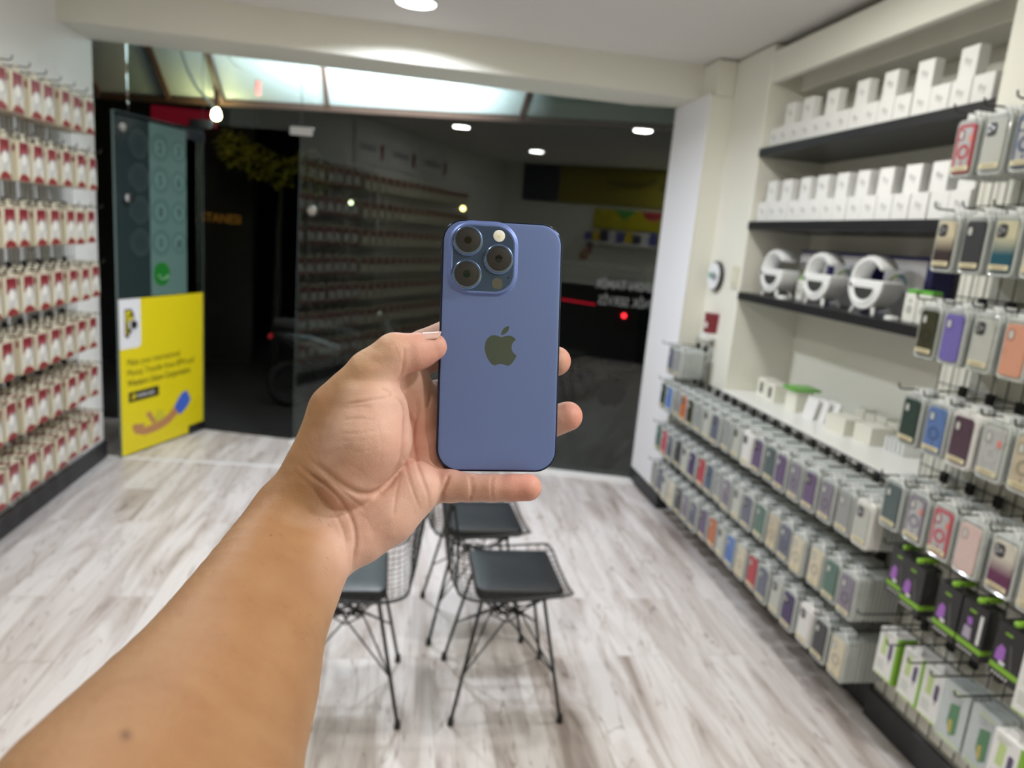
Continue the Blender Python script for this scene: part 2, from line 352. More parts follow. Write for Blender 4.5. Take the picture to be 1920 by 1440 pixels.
m = MB(); m.prism([(0.084, 0.915), (0.115, 0.915), (0.115, 0.875), (0.088, 0.835)], 0.0040, 0.0044, frame=PF); part(m, 'logo_notch', YEL, lb)
INKY = mat('poster_text_ink', (0.10, 0.085, 0.01), 0.5)
for (s_, u, z, h, w, bo) in (('Make your international', 0.058, 0.598, 0.062, 0.54, 0.0), ('Money Transfer from BPN and', 0.058, 0.530, 0.062, 0.66, 0.0), ('Western Union Corporation', 0.058, 0.462, 0.062, 0.65, 0.0008)):
    t_ = text_mesh('text_line', s_, h, (lf(u, z, 0.0036), LU, LZ, LN), INKY, None, bo, sx=0.83); bpy.context.view_layer.update(); t_.parent = yp; t_.matrix_parent_inverse = yp.matrix_world.inverted()
m = MB(); m.prism(rrect(0.275, 0.068, 0.006, cx=0.205, cy=0.389), 0.003, 0.0038, frame=PF); bt = part(m, 'black_badge', YD, yp); bpy.context.view_layer.update()
m = MB(); m.prism([(0.09, 0.372), (0.105, 0.372), (0.125, 0.408), (0.108, 0.408)], 0.0038, 0.0044, frame=PF); m.prism([(0.112, 0.372), (0.122, 0.372), (0.135, 0.395), (0.127, 0.402)], 0.0038, 0.0044, frame=PF); part(m, 'badge_mark', YEL, bt)
t_ = text_mesh('badge_text', 'WESTERN UNION', 0.030, (lf(0.142, 0.378, 0.0041), LU, LZ, LN), mat('badge_lettering', (0.7, 0.7, 0.72), 0.5), None, 0.0005, sx=0.66); t_.parent = bt; t_.matrix_parent_inverse = bt.matrix_world.inverted()
SK = mat('printed_skin', (0.50, 0.24, 0.10), 0.5)
def blob2(us, rs, z0, z1):
    """outline of a printed limb through the points us with half-widths rs"""
    P = [Vector((u, z)) for u, z in us]; L = []; Rr = []
    for i, p in enumerate(P):
        t = (P[min(i+1, len(P)-1)]-P[max(i-1, 0)]).normalized(); n = Vector((-t.y, t.x)); L.append(p+n*rs[i]); Rr.append(p-n*rs[i])
    return [(p.x, p.y) for p in L]+[(p.x, p.y) for p in reversed(Rr)]
m = MB()
for us, rs in (([(0.098, 0.185), (0.13, 0.155), (0.20, 0.135), (0.28, 0.135), (0.36, 0.145), (0.43, 0.165), (0.50, 0.205), (0.555, 0.245)], [0.010, 0.022, 0.026, 0.028, 0.03, 0.032, 0.034, 0.036]),
               ([(0.10, 0.195), (0.14, 0.185), (0.20, 0.175)], [0.010, 0.013, 0.014]), ([(0.225, 0.248), (0.25, 0.24), (0.27, 0.205), (0.30, 0.17)], [0.016, 0.02, 0.018, 0.015])):
    m.prism(blob2(us, rs, 0, 0), 0.003, 0.0036, frame=PF)
hp = part(m, 'printed_hand', SK, yp); bpy.context.view_layer.update()
m = MB(); m.prism(blob2([(0.52, 0.205), (0.57, 0.245), (0.61, 0.28), (0.645, 0.30)], [0.045, 0.058, 0.058, 0.04], 0, 0), 0.0036, 0.0042, frame=PF); part(m, 'blue_sleeve', mat('printed_blue', (0.06, 0.14, 0.62), 0.5), yp)
m = MB(); m.prism(circ(0.05, 20, 0.345, 0.20), 0.0030, 0.0034, frame=PF); part(m, 'printed_coin', mat('printed_gold', (0.62, 0.56, 0.03), 0.5), yp)

# ------------------------------------------------------------------ lettering on the glass (meant to be read from the street)
def glass_text(body, t, z, size, material, label, sx=1.0, bold=0.0):
    o = text_mesh('glass_lettering', body, size, (gp(t, z, -0.0012), GD, Vector((0, 0, 1)), GN), material, None, bold, sx=sx, ext=0.0003)
    return tag(o, label, 'window lettering')
GL = mat('grey_vinyl', (0.13, 0.135, 0.13), 0.6); BV = mat('black_vinyl', (0.006, 0.006, 0.007), 0.35)
glass_text('TELEFON TAMİR', -0.06, 1.325, 0.085, GL, 'upper line of grey lettering on the glass right of the phone', 0.78, 0.001)
glass_text('TEKNİK SERVİS', -0.06, 1.215, 0.085, GL, 'lower line of grey lettering on the glass right of the phone', 0.80, 0.001)
glass_text('www.t', 0.13, 0.80, 0.085, BV, 'black web address lettering low on the glass right of the phone', 1.0, 0.002)
glass_text('iPhone', 0.37, 0.575, 0.25, mat('smoke_vinyl', (0.012, 0.012, 0.012), 0.5), 'large black lettering low on the glass beside the apple mark', 0.95, 0.004)

APPLE = ("m12.152 6.896 -.948 0 -2.415 -1.078 -3.96 -1.04 -2.04 .027 -3.91 1.183 -4.961 3.014 -2.117 3.675 -.546 9.103 1.519 12.09 1.013 1.454 2.208 3.09 3.792 3.039 "
 "1.52 -.065 2.09 -.987 3.935 -.987 1.831 0 2.35 .987 3.96 .948 1.637 -.026 2.676 -1.48 3.676 -2.948 1.156 -1.688 1.636 -3.325 1.662 -3.415 "
 "-.039 -.013 -3.182 -1.221 -3.22 -4.857 -.026 -3.04 2.48 -4.494 2.597 -4.559 -1.429 -2.09 -3.623 -2.324 -4.39 -2.376 -2 -.156 -3.675 1.09 -4.61 1.09")
LEAF = "m15.53 3.83 .843 -1.012 1.4 -2.427 1.245 -3.83 -1.207 .052 -2.662 .805 -3.532 1.818 -.78 .896 -1.454 2.338 -1.273 3.714 1.338 .104 2.715 -.688 3.559 -1.701"
def outline(s):
    v = [float(x) for x in s[1:].split()]; x, y = v[0], v[1]; pts = []; i = 2
    while i+5 < len(v)+0:
        c = v[i:i+6]; P0 = (x, y); P1 = (x+c[0], y+c[1]); P2 = (x+c[2], y+c[3]); P3 = (x+c[4], y+c[5])
        for k in range(1, 9):
            t = k/8; a, b, cc, d = (1-t)**3, 3*(1-t)**2*t, 3*(1-t)*t*t, t**3
            pts.append((a*P0[0]+b*P1[0]+cc*P2[0]+d*P3[0], a*P0[1]+b*P1[1]+cc*P2[1]+d*P3[1]))
        x, y = P3; i += 6
    return pts
def apple_parts(w, cx, cy):
    """two outlines of the fruit mark, w wide, centred"""
    s = w/17.0; out = []
    for src in (APPLE, LEAF):
        out.append([((px-12.0)*s+cx, -(py-12.0)*s+cy) for px, py in outline(src)])
    return out
def flat_poly(m, poly, a, b, frame, mi=0):
    """extrude a concave outline with proper triangulated caps"""
    from mathutils.geometry import tessellate_polygon
    n = len(poly); o, ux, uy, uz = frame
    tris = tessellate_polygon([[Vector((u, v, 0)) for u, v in poly]])
    vs = [o+ux*u+uy*v+uz*a for u, v in poly]+[o+ux*u+uy*v+uz*b for u, v in poly]
    m.add(vs, [tuple(t) for t in tris]+[tuple(n+k for k in reversed(t)) for t in tris]+[(i, (i+1) % n, n+(i+1) % n, n+i) for i in range(n)], mi)
am = MB(); af = (gp(0, 0, -0.0012), GD, Vector((0, 0, 1)), GN)
for pl in apple_parts(0.17, 0.25, 0.635): flat_poly(am, pl, -0.0003, 0.0003, af)
tag(am.build('apple_mark', MATS['smoke_vinyl']), 'black bitten apple mark low on the glass by the pillar', 'window lettering')

# ------------------------------------------------------------------ the street outside, at night
GROUND = mat('dark_pavement', (0.035, 0.034, 0.033), 0.6, noise=0.4, nscale=4, bump=0.3, bscale=30)
m = MB(); m.box(-9, 9, 4.2, 20, -0.30, -0.20); struct(m.build('pavement', GROUND))
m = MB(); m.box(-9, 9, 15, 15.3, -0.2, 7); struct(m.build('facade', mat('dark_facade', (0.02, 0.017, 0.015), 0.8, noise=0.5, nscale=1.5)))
# awning: sloping translucent panels between brown rafters
AW = bpy.data.materials.new('awning_sheet'); AW.use_nodes = True
nb = AW.node_tree.nodes['Principled BSDF']; nb.inputs['Base Color'].default_value = (0.80, 0.86, 0.86, 1); nb.inputs['Roughness'].default_value = 0.5
BRN = mat('brown_rafter', (0.16, 0.085, 0.065), 0.5)
e0, e1 = Vector((-3.9, 7.5, 2.52)), Vector((3.4, 6.35, 2.75))      # outer edge
i0, i1 = Vector((-3.9, 6.2, 3.45)), Vector((3.4, 4.35, 3.55))      # edge at the facade
aw = empty('awning', (0, 6.8, 2.6)); tag(aw, 'sloping pale awning with brown rafters over the street side of the glass', 'awning'); bpy.context.view_layer.update()
def lerp(a, b, t): return a+(b-a)*t
ks = [0.0, 0.16, 0.245, 0.31, 0.437, 0.672, 1.0]
for k in range(len(ks)-1):
    m = MB(); a, b, c, d = lerp(e0, e1, ks[k]), lerp(e0, e1, ks[k+1]), lerp(i0, i1, ks[k+1]), lerp(i0, i1, ks[k]); up = Vector((0, 0, 0.012))
    m.add([a, b, c, d, a+up, b+up, c+up, d+up], [(0, 1, 2, 3), (7, 6, 5, 4), (0, 4, 5, 1), (1, 5, 6, 2), (2, 6, 7, 3), (3, 7, 4, 0)]); part(m, 'sheet', AW, aw)
for k in ks:
    m = MB(); m.tube([lerp(e0, e1, k)-Vector((0, 0, 0.03)), lerp(i0, i1, k)-Vector((0, 0, 0.03))], 0.028, 4); part(m, 'rafter', BRN, aw)
m = MB(); m.tube([e0-Vector((0, 0, 0.03)), e1-Vector((0, 0, 0.03))], 0.035, 4); part(m, 'edge_beam', BRN, aw)
area_lamp('awning_fill', (-0.25, 6.0, 2.2), 1.7, 36, (0.86, 0.93, 1.0), (R(148), 0, R(9)), 'RECTANGLE', 0.12, 105)  # added unseen source that brightens the middle awning panels
# lamp bulb hanging from its cable
bp = Vector((-1.66, 7.0, 2.44))
bl = empty('hanging_bulb', bp); tag(bl, 'glowing bare bulb hanging outside above the doorway', 'lamp'); bpy.context.view_layer.update()
m = MB(); m.lathe([(0.0, -0.05), (0.03, -0.04), (0.04, -0.01), (0.03, 0.03), (0.016, 0.05)], bp); part(m, 'bulb', mat('bulb_glow', (1, 1, 1), 0.4, emit=(1.0, 0.90, 0.45), es=60), bl)
m = MB(); m.lathe([(0.02, 0.05), (0.024, 0.06), (0.024, 0.11), (0.012, 0.12)], bp); m.tube([bp+Vector((0, 0, 0.12)), bp+Vector((0, -0.01, 0.24))], 0.022, 6); part(m, 'socket_stem', mat('rusty_brown', (0.16, 0.07, 0.045), 0.6), bl)
pl_ = bpy.data.lights.new('bulb_light', 'POINT'); pl_.energy = 2.0; pl_.color = (1.0, 0.85, 0.35); pl_.shadow_soft_size = 0.05
po = bpy.data.objects.new('bulb_light', pl_); po.location = bp+Vector((0.0, 0.02, -0.12)); COL.objects.link(po)
def at_y(px, py, Y):
    d = CF+CR*((px-960)/FPX)-CU*((py-720)/FPX); return CAMP+d*(Y/d.y)
cb1 = [at_y(x, y, 6.3) for x, y in ((312, 5), (322, 45), (341, 97), (352, 130), (368, 162), (392, 192), (402, 204))]
m = MB(); m.tube(cb1, 0.013, 6); tag(m.build('cable', mat('pale_cable', (0.55, 0.55, 0.48), 0.5)), 'pale cable drooping outside to the hanging bulb', 'cable')
m = MB(); m.tube([at_y(x, y, 6.2) for x, y in ((424, 100), (436, 118), (455, 132), (470, 142), (482, 152))], 0.006, 6); tag(m.build('cable', mat('pale_cable')), 'thin loose cable ending in a pink connector under the awning', 'cable')
m = MB(); c_ = at_y(484, 165, 6.2); m.box(c_.x-0.02, c_.x+0.02, c_.y-0.015, c_.y+0.015, c_.z-0.055, c_.z+0.055, b=0.006); tag(m.build('connector', mat('pink_plastic', (0.75, 0.22, 0.18), 0.5)), 'pink plastic connector dangling under the awning', 'connector')
# pendant lamp seen near the right end of the awning
# shrub whose top catches the bulb's light
def leaf_ball(name, cs, n, mt, size, seed):
    rd = random.Random(seed); m = MB()
    for (c, r) in cs:
        for k in range(n):
            th, ph = rd.uniform(0, 6.283), math.acos(rd.uniform(-1, 1)); q = Vector((math.sin(ph)*math.cos(th), math.sin(ph)*math.sin(th), math.cos(ph)))*r*rd.uniform(0.65, 1.05)+Vector(c)
            a = Vector((rd.uniform(-1, 1), rd.uniform(-1, 1), rd.uniform(-1, 0.3))).normalized(); b = a.orthogonal().normalized(); s = size*rd.uniform(0.6, 1.3)
            m.add([q, q+a*s*0.5+b*s*0.28, q+a*s, q+a*s*0.5-b*s*0.28], [(0, 1, 2, 3)])
    return m.build(name, mt)
LEAFM = mat('leaf_green', (0.12, 0.12, 0.010), 0.55)
tr = empty('street_tree', (-1.35, 8.3, -0.2)); tag(tr, 'dark leafy tree outside the doorway lit yellow at its top', 'tree')
lo = leaf_ball('crown', [((-1.72, 8.0, 2.26), 0.17), ((-1.50, 8.1, 2.16), 0.18), ((-1.30, 8.1, 2.08), 0.16), ((-0.98, 8.0, 2.18), 0.16), ((-0.90, 8.1, 2.02), 0.14)], 170, LEAFM, 0.075, 5)
bpy.context.view_layer.update(); lo.parent = tr; lo.matrix_parent_inverse = tr.matrix_world.inverted()
m = MB(); m.tube([(-1.35, 8.3, -0.2), (-1.32, 8.3, 0.8), (-1.30, 8.2, 1.5), (-1.25, 8.1, 2.1)], [0.05, 0.04, 0.03, 0.02], 8); part(m, 'trunk', mat('bark', (0.012, 0.010, 0.008), 0.9), tr)
# red fascia of the neighbour's shop and its pale wall
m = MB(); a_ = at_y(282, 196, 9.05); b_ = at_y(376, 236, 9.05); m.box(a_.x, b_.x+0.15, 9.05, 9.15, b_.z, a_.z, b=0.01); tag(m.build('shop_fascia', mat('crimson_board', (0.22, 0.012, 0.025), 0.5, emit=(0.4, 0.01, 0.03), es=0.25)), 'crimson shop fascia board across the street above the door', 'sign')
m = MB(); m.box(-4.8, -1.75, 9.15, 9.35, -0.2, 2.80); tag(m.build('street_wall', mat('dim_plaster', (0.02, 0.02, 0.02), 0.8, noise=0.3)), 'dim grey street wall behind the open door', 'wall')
o = text_mesh('neon_sign', 'PASTANESI', 0.145, (at_y(352, 412, 9.148), Vector((1, 0, 0)), Vector((0, 0, 1)), Vector((0, -1, 0))), mat('amber_glow', (0.2, 0.1, 0.02), 0.5, emit=(1.0, 0.45, 0.04), es=0.08), None, sx=0.85)
tag(o, 'faint amber lettering glowing in the dark street', 'sign')
# dark scooter parked outside
sc_ = empty('scooter', (-0.75, 7.1, -0.2)); tag(sc_, 'dark scooter parked in the street beyond the doorway', 'scooter'); bpy.context.view_layer.update()
DKP = mat('dark_bodywork', (0.02, 0.021, 0.023), 0.3); RB = mat('tyre_rubber', (0.012, 0.012, 0.012), 0.8)
for nm, cx in (('rear_wheel', -0.98), ('front_wheel', 0.12)):
    m = MB(); c_ = Vector((cx, 7.1+0.1*(cx+0.98), 0.03)); m.tube([c_+Vector((0.19*math.cos(R(a)), 0.02*math.cos(R(a)), 0.19*math.sin(R(a)))) for a in range(0, 360, 20)], 0.045, 8, closed=True); m.lathe([(0.0, -0.03), (0.07, -0.025), (0.07, 0.025), (0.0, 0.03)], frame=(c_, Vector((1, 0, 0)), Vector((0, 0, 1)), Vector((0, -1, 0)))); part(m, nm, RB, sc_)
m = MB(); m.tube([(-1.12, 7.1, 0.50), (-0.85, 7.1, 0.42), (-0.55, 7.12, 0.33)], [0.06, 0.15, 0.13], 10); m.tube([(-0.55, 7.12, 0.28), (-0.3, 7.15, 0.05), (-0.1, 7.17, 0.08)], [0.12, 0.08, 0.1], 8); m.tube([(-0.1, 7.17, 0.02), (0.0, 7.18, 0.45), (-0.1, 7.17, 0.70)], [0.15, 0.13, 0.07], 10); part(m, 'body', DKP, sc_)
m = MB(); m.tube([(-1.15, 7.1, 0.60), (-0.8, 7.1, 0.58), (-0.35, 7.14, 0.52)], [0.06, 0.10, 0.06], 10); part(m, 'saddle', RB, sc_)
m = MB(); m.tube([(-0.16, 6.86, 0.80), (-0.12, 7.17, 0.74), (-0.16, 7.48, 0.80)], 0.015, 6); part(m, 'handlebar', CHROME, sc_)
m = MB(); m.box(-1.20, -1.17, 7.06, 7.14, 0.46, 0.50, b=0.008); part(m, 'tail_light', mat('dull_red_lens', (0.25, 0.02, 0.02), 0.4, emit=(0.6, 0.02, 0.03), es=0.25), sc_)
# little far lights in the street
def far_light(px, py, Y, r, colr, es, label, pole=True):
    m = MB(); c_ = at_y(px, py, Y); m.lathe([(0.0, -r), (r*0.7, -r*0.7), (r, 0), (r*0.7, r*0.7), (0.0, r)], c_, 12); b = tag(m.build('street_light', mat('glow_%d_%d' % (px, py), (0.2, 0.2, 0.2), 0.5, emit=colr, es=es)), label, 'light')
    if pole: m = MB(); m.tube([(c_.x, c_.y, -0.2), (c_.x, c_.y, c_.z-r)], 0.02, 6); m.build('pole', mat('dark_pole', (0.01, 0.01, 0.01), 0.7), b)
far_light(1170, 592, 10.01, 0.035, (1, 0.02, 0.03), 5, 'small red light glowing in the street right of the phone', False)
m = MB(); m.box(1.9, 3.5, 10.02, 10.8, -0.2, 1.3, b=0.02); tag(m.build('street_kiosk', mat('dark_kiosk', (0.018, 0.015, 0.014), 0.6)), 'dark kiosk in the street carrying a red neon strip', 'kiosk')
far_light(868, 391, 11, 0.035, (1.0, 0.72, 0.25), 9, 'small amber street light just above the phone')
far_light(658, 380, 11, 0.03, (0.9, 1.0, 0.6), 4, 'greenish white street light left above the phone')
m = MB(); a_ = at_y(1052, 561, 10); b_ = at_y(1116, 571, 10); m.tube([a_, b_], 0.010, 6); tag(m.build('neon_strip', mat('red_neon', (0.2, 0, 0), 0.5, emit=(1, 0.01, 0.04), es=0.6)), 'thin red neon strip glowing in the street right of the phone', 'light')

# ================================================================== LEFT WALL RACK
def wire_grid(name, xw, ys, zs, sgn, label, rv=0.0022):
    m = MB(); y0, y1, z0, z1 = ys[0], ys[-1], zs[0], zs[-1]
    for y in ys: m.tube([(xw, y, z0), (xw, y, z1)], rv, 5)
    for z in zs: m.tube([(xw+sgn*0.004, y0, z), (xw+sgn*0.004, y1, z)], rv, 5)
    return tag(m.build(name, WIRE), label, 'wire grid')
def frange(a, b, s):
    n = int(round((b-a)/s)); return [a+(b-a)*i/n for i in range(n+1)]
for k, (ya, yb) in enumerate(((2.60, 4.36),)):
    g = wire_grid('wire_grid_panel', -1.785, frange(ya, yb, 0.045), frange(0.15, 2.16, 0.14), 1, 'dark wire grid carrying the red and white boxes on the left wall')
    for y in (2.8, 4.2):
        for z in (0.3, 2.0):
            m = MB(); m.box(-1.815, -1.787, y-0.008, y+0.008, z-0.008, z+0.008); m.build('wall_spacer', CLIP, g)
BEIGE = mat('cream_card', (0.66, 0.61, 0.47), 0.5); REDC = mat('deep_red_print', (0.21, 0.022, 0.030), 0.42); PALE = mat('pale_print', (0.62, 0.60, 0.54), 0.4)
GREYP = mat('grey_print', (0.42, 0.42, 0.44), 0.4); RED2 = mat('bright_red_print', (0.24, 0.03, 0.03), 0.45)
def red_box_mesh():
    m = MB(); T, W, H = 0.028, 0.102, 0.168
    m.box(-T, 0, -W/2, W/2, -H, 0, 0, b=0.0015)
    X = (Vector((0, 0, 0)), Vector((0, 1, 0)), Vector((0, 0, 1)), Vector((1, 0, 0)))
    m.prism([(-0.038, -0.005), (0.043, -0.005), (0.043, -0.074), (-0.038, -0.074)], 0, 0.0005, frame=X, mi=1)
    m.prism([(-0.042, -0.074), (0.047, -0.074), (0.047, -0.135), (0.035, -0.132), (0.0, -0.122), (-0.030, -0.137), (-0.046, -0.146)], 0, 0.0004, frame=X, mi=2)
    m.prism(circ(0.030, 18, 0.004, -0.080), 0.0004, 0.0008, frame=X, mi=3); m.prism(circ(0.024, 16, 0.0, -0.080), 0.0008, 0.0012, frame=X, mi=6)
    m.prism(blob2([(0.005, -0.112), (0.030, -0.095), (0.037, -0.070), (0.030, -0.045)], [0.003, 0.005, 0.005, 0.002], 0, 0), 0.0006, 0.0011, frame=X, mi=3)
    m.prism(blob2([(-0.02, -0.117), (0.0, -0.128), (0.025, -0.122)], [0.003, 0.004, 0.002], 0, 0), 0.0006, 0.001, frame=X, mi=3)
    m.prism([(-0.046, -H+0.002), (0.046, -H+0.002), (0.044, -0.150), (0.024, -0.140), (0.0, -0.134), (-0.024, -0.138), (-0.046, -0.158)], 0.0003, 0.0008, frame=X, mi=4)
    for k in range(3): m.prism([(-0.022+k*0.015, -0.050), (-0.013+k*0.015, -0.050), (-0.013+k*0.015, -0.036), (-0.022+k*0.015, -0.036)], 0.0005, 0.0009, frame=X, mi=5)
    m.box(-T+0.004, -0.004, -0.040, 0.044, 0.0, 0.0006, 1)
    m.box(-T+0.007, -0.010, -W/2-0.0006, -W/2, -0.045, -0.016, 4)
    m.box(-0.002, 0, -0.018, 0.018, 0, 0.030, 0)
    return m.mesh('boxed_accessory', [BEIGE, REDC, PALE, GREYP, RED2, mat('pale_red_print', (0.40, 0.10, 0.10), 0.4), mat('cream_disc', (0.78, 0.76, 0.68), 0.4)])
RBM = red_box_mesh()
def hook_mesh(sgn, L, up):
    """prong lying along sgn*x from the grid, base at x=0"""
    m = MB(); m.tube([(0, 0, 0), (sgn*L*0.5, 0, 0), (sgn*(L-0.014), 0, 0.0), (sgn*(L-0.004), 0, 0.004), (sgn*L, 0, 0.004+up)], 0.0028, 6)
    c = MB(); c.box(min(0, sgn*0.016), max(0, sgn*0.016), -0.014, 0.014, -0.020, 0.018, b=0.003)
    return m.mesh('display_hook', WIRE), c.mesh('hook_clip', CLIP)
HL, HLc = hook_mesh(1, 0.205, 0.016)
rown = ['top row', 'second row', 'third row', 'middle row', 'fifth row', 'sixth row', 'bottom row']
ordn = ['first', 'second', 'third', 'fourth', 'fifth', 'sixth', 'seventh', 'eighth', 'ninth', 'tenth', 'eleventh', 'twelfth', 'thirteenth', 'fourteenth', 'fifteenth', 'sixteenth', 'seventeenth', 'eighteenth', 'nineteenth', 'twentieth']
rd = random.Random(3)
ZR = [2.115, 1.835, 1.555, 1.265, 0.995, 0.725, 0.455]
for r_, zt in enumerate(ZR):
    for c_ in range(8):
        y = 4.225-0.143*c_
        if r_ in (4, 5, 6): y -= 0.06
        h = link_mesh('display_hook', HL, loc=(-1.783, y, zt+0.022)); link_mesh('hook_clip', HLc, h)
        tag(h, 'dark hook of red boxes, left wall %s, %s from the glass' % (rown[r_], ordn[c_]), 'hook', 'hooks on the left wall grid')
        n = 5 if r_ > 2 or rd.random() < 0.6 else 4
        jit = rd.uniform(-0.004, 0.004)
        xf = -1.625 + rd.uniform(-0.006, 0.006) - (5-n)*0.006
        for k in range(n):
            b = link_mesh('accessory_box', RBM, loc=(xf-0.0302*k, y+jit+rd.uniform(-0.003, 0.003), zt+rd.uniform(-0.003, 0.003)), rot=(rd.uniform(-0.012, 0.012), 0, rd.uniform(-0.03, 0.03)))
            if k == 0: tag(b, 'foremost red and white box, left wall %s, %s hook from the glass' % (rown[r_], ordn[c_]), 'box', 'red and white boxes on the left wall')
            else: tag(b, '%s red and white box inward, left wall %s, %s hook from glass' % (ordn[k], rown[r_], ordn[c_]), 'box', 'red and white boxes on the left wall')
# the rest of the left wall, seen only mirrored in the glass
m = MB()
for zt in ZR:
    for c_ in range(17):
        y = 3.02-0.15*c_
        if y < 0.5: break
        m.box(-1.772, -1.63, y-0.05, y+0.05, zt-0.165, zt, 0); m.box(-1.63, -1.629, y-0.036, y+0.04, zt-0.07, zt-0.006, 1)
tag(m.build('accessory_boxes', [BEIGE, REDC]), 'boxes on the rest of the left wall, seen mirrored in the shop window', 'boxes', kind='stuff')
for k, (ya, yb) in enumerate(((2.42, 3.02), (1.72, 2.34), (0.9, 1.62))):
    m = MB(); m.box(-1.814, -1.795, ya, yb, 2.22, 2.60, 0, b=0.003); s_ = m.build('wall_sign', WHITE)
    m = MB(); m.box(-1.795, -1.794, ya+0.05, ya+0.12, 2.30, 2.46, 0); m.build('red_mark', REDC, s_)
    m = MB(); m.box(-1.795, -1.794, ya+0.2, yb-0.08, 2.36, 2.43, 0); m.build('dark_band', GREYP, s_)
    tag(s_, 'white sign board high on the left wall, %s from the glass, seen mirrored' % ordn[k], 'sign', 'white sign boards on the left wall')

# ================================================================== RIGHT WALL RACKS
lowY = frange(2.14, 4.09, 0.05)
g = wire_grid('wire_grid_panel', 1.806, lowY, frange(0.14, 0.875, 0.105), -1, 'long low dark wire grid under the white ledge')
for y in (2.3, 3.3):
    m = MB(); m.box(1.808, 1.83, y-0.008, y+0.008, 0.32, 0.336); m.build('wall_spacer', CLIP, g)
g = wire_grid('wire_grid_panel', 1.806, frange(3.89, 4.10, 0.05), frange(0.885, 1.11, 0.075), -1, 'small dark wire grid above the far end of the low rack')
m = MB(); m.box(1.808, 1.83, 4.0, 4.016, 1.0, 1.016); m.build('wall_spacer', CLIP, g)
g = wire_grid('wire_grid_panel', 1.790, frange(1.22, 2.10, 0.055), frange(0.13, 2.12, 0.14), -1, 'tall dark wire grid on the near right pillar')
for y in (1.3, 2.0):
    for z in (0.35, 1.8):
        m = MB(); m.box(1.792, 1.803, y-0.008, y+0.008, z-0.008, z+0.008); m.build('wall_spacer', CLIP, g)
HR, HRc = hook_mesh(-1, 0.235, 0.014)
SHELL = mat('frosted_clear_plastic', (0.40, 0.43, 0.415), 0.22, spec=0.6, coat=0.4); RIM = mat('clear_plastic_rim', (0.72, 0.75, 0.735), 0.15, spec=0.7, coat=0.5)
WSH = mat('white_package', (0.80, 0.79, 0.77), 0.35); GOLD = mat('gold_label', (0.74, 0.68, 0.47), 0.35, 0.1); CAMG = mat('camera_glass', (0.05, 0.05, 0.055), 0.2); LENSM = mat('camera_rings', (0.45, 0.45, 0.46), 0.25, 0.6)
LABT = mat('label_print', (0.38, 0.31, 0.17), 0.5)
FX = (Vector((0, 0, 0)), Vector((0, -1, 0)), Vector((0, 0, 1)), Vector((-1, 0, 0)))      # seen from the room: u to the right
PW, PH, PT = 0.089, 0.163, 0.0155
def shell_mesh(white=False):
    m = MB(); cy = -PH/2
    m.prism(rrect(PW, PH, 0.014, 4, 0, cy), -PT, 0, frame=FX, mi=0, smooth=True)
    m.prism(rrect(PW+0.004, PH+0.004, 0.015, 4, 0, cy), -PT*0.62, -PT*0.50, frame=FX, mi=1, smooth=True)
    # raised rim round the front
    o_ = rrect(PW-0.003, PH-0.003, 0.013, 4, 0, cy); i_ = rrect(PW-0.011, PH-0.011, 0.010, 4, 0, cy); n = len(o_)
    P = lambda u, v, w: FX[0]+FX[1]*u+FX[2]*v+FX[3]*w
    vs = [P(u, v, 0.0) for u, v in o_]+[P((a[0]+b[0])/2, (a[1]+b[1])/2, 0.0016) for a, b in zip(o_, i_)]+[P(u, v, 0.0) for u, v in i_]
    m.add(vs, [(i, (i+1) % n, n+(i+1) % n, n+i) for i in range(n)]+[(n+i, n+(i+1) % n, 2*n+(i+1) % n, 2*n+i) for i in range(n)], 1, True)
    m.prism(rrect(0.046, 0.030, 0.008, 3, 0, 0.008), -PT*0.62, -PT*0.50, frame=FX, mi=2)
    return m.mesh('blister_shell', [WSH if white else SHELL, WSH if white else RIM, mat('white_hang_tab', (0.80, 0.82, 0.81), 0.2, coat=0.4)])
SHM = shell_mesh(); SHW = shell_mesh(True)
lab = MB(); lab.prism(rrect(0.066, 0.014, 0.002, 2, 0, -0.139), 0.0062, 0.0078, frame=FX, mi=0); lab.prism(rrect(0.048, 0.003, 0.0008, 1, 0, -0.1375), 0.0078, 0.0081, frame=FX, mi=1); lab.prism(rrect(0.036, 0.002, 0.0006, 1, 0, -0.1425), 0.0078, 0.0081, frame=FX, mi=1)
LABM = lab.mesh('label_strip', [GOLD, LABT])
CASEM = {}
def grad_mat(name, top, bot, z0, z1):
    """two-tone dyed case: the colour changes along the case itself"""
    if name in MATS: return MATS[name]
    m = mat(name, top, 0.3); nt = m.node_tree; tc = [n for n in nt.nodes if n.type == 'TEX_COORD'][0]
    sp = nt.nodes.new('ShaderNodeSeparateXYZ'); mr = nt.nodes.new('ShaderNodeMapRange'); mx = nt.nodes.new('ShaderNodeMix'); mx.data_type = 'RGBA'
    mr.inputs['From Min'].default_value = z0; mr.inputs['From Max'].default_value = z1
    mx.inputs[6].default_value = (*bot, 1); mx.inputs[7].default_value = (*top, 1)
    nt.links.new(tc.outputs['Object'], sp.inputs[0]); nt.links.new(sp.outputs['Z'], mr.inputs[0]); nt.links.new(mr.outputs[0], mx.inputs[0]); nt.links.new(mx.outputs[2], nt.nodes['Principled BSDF'].inputs['Base Color']); return m
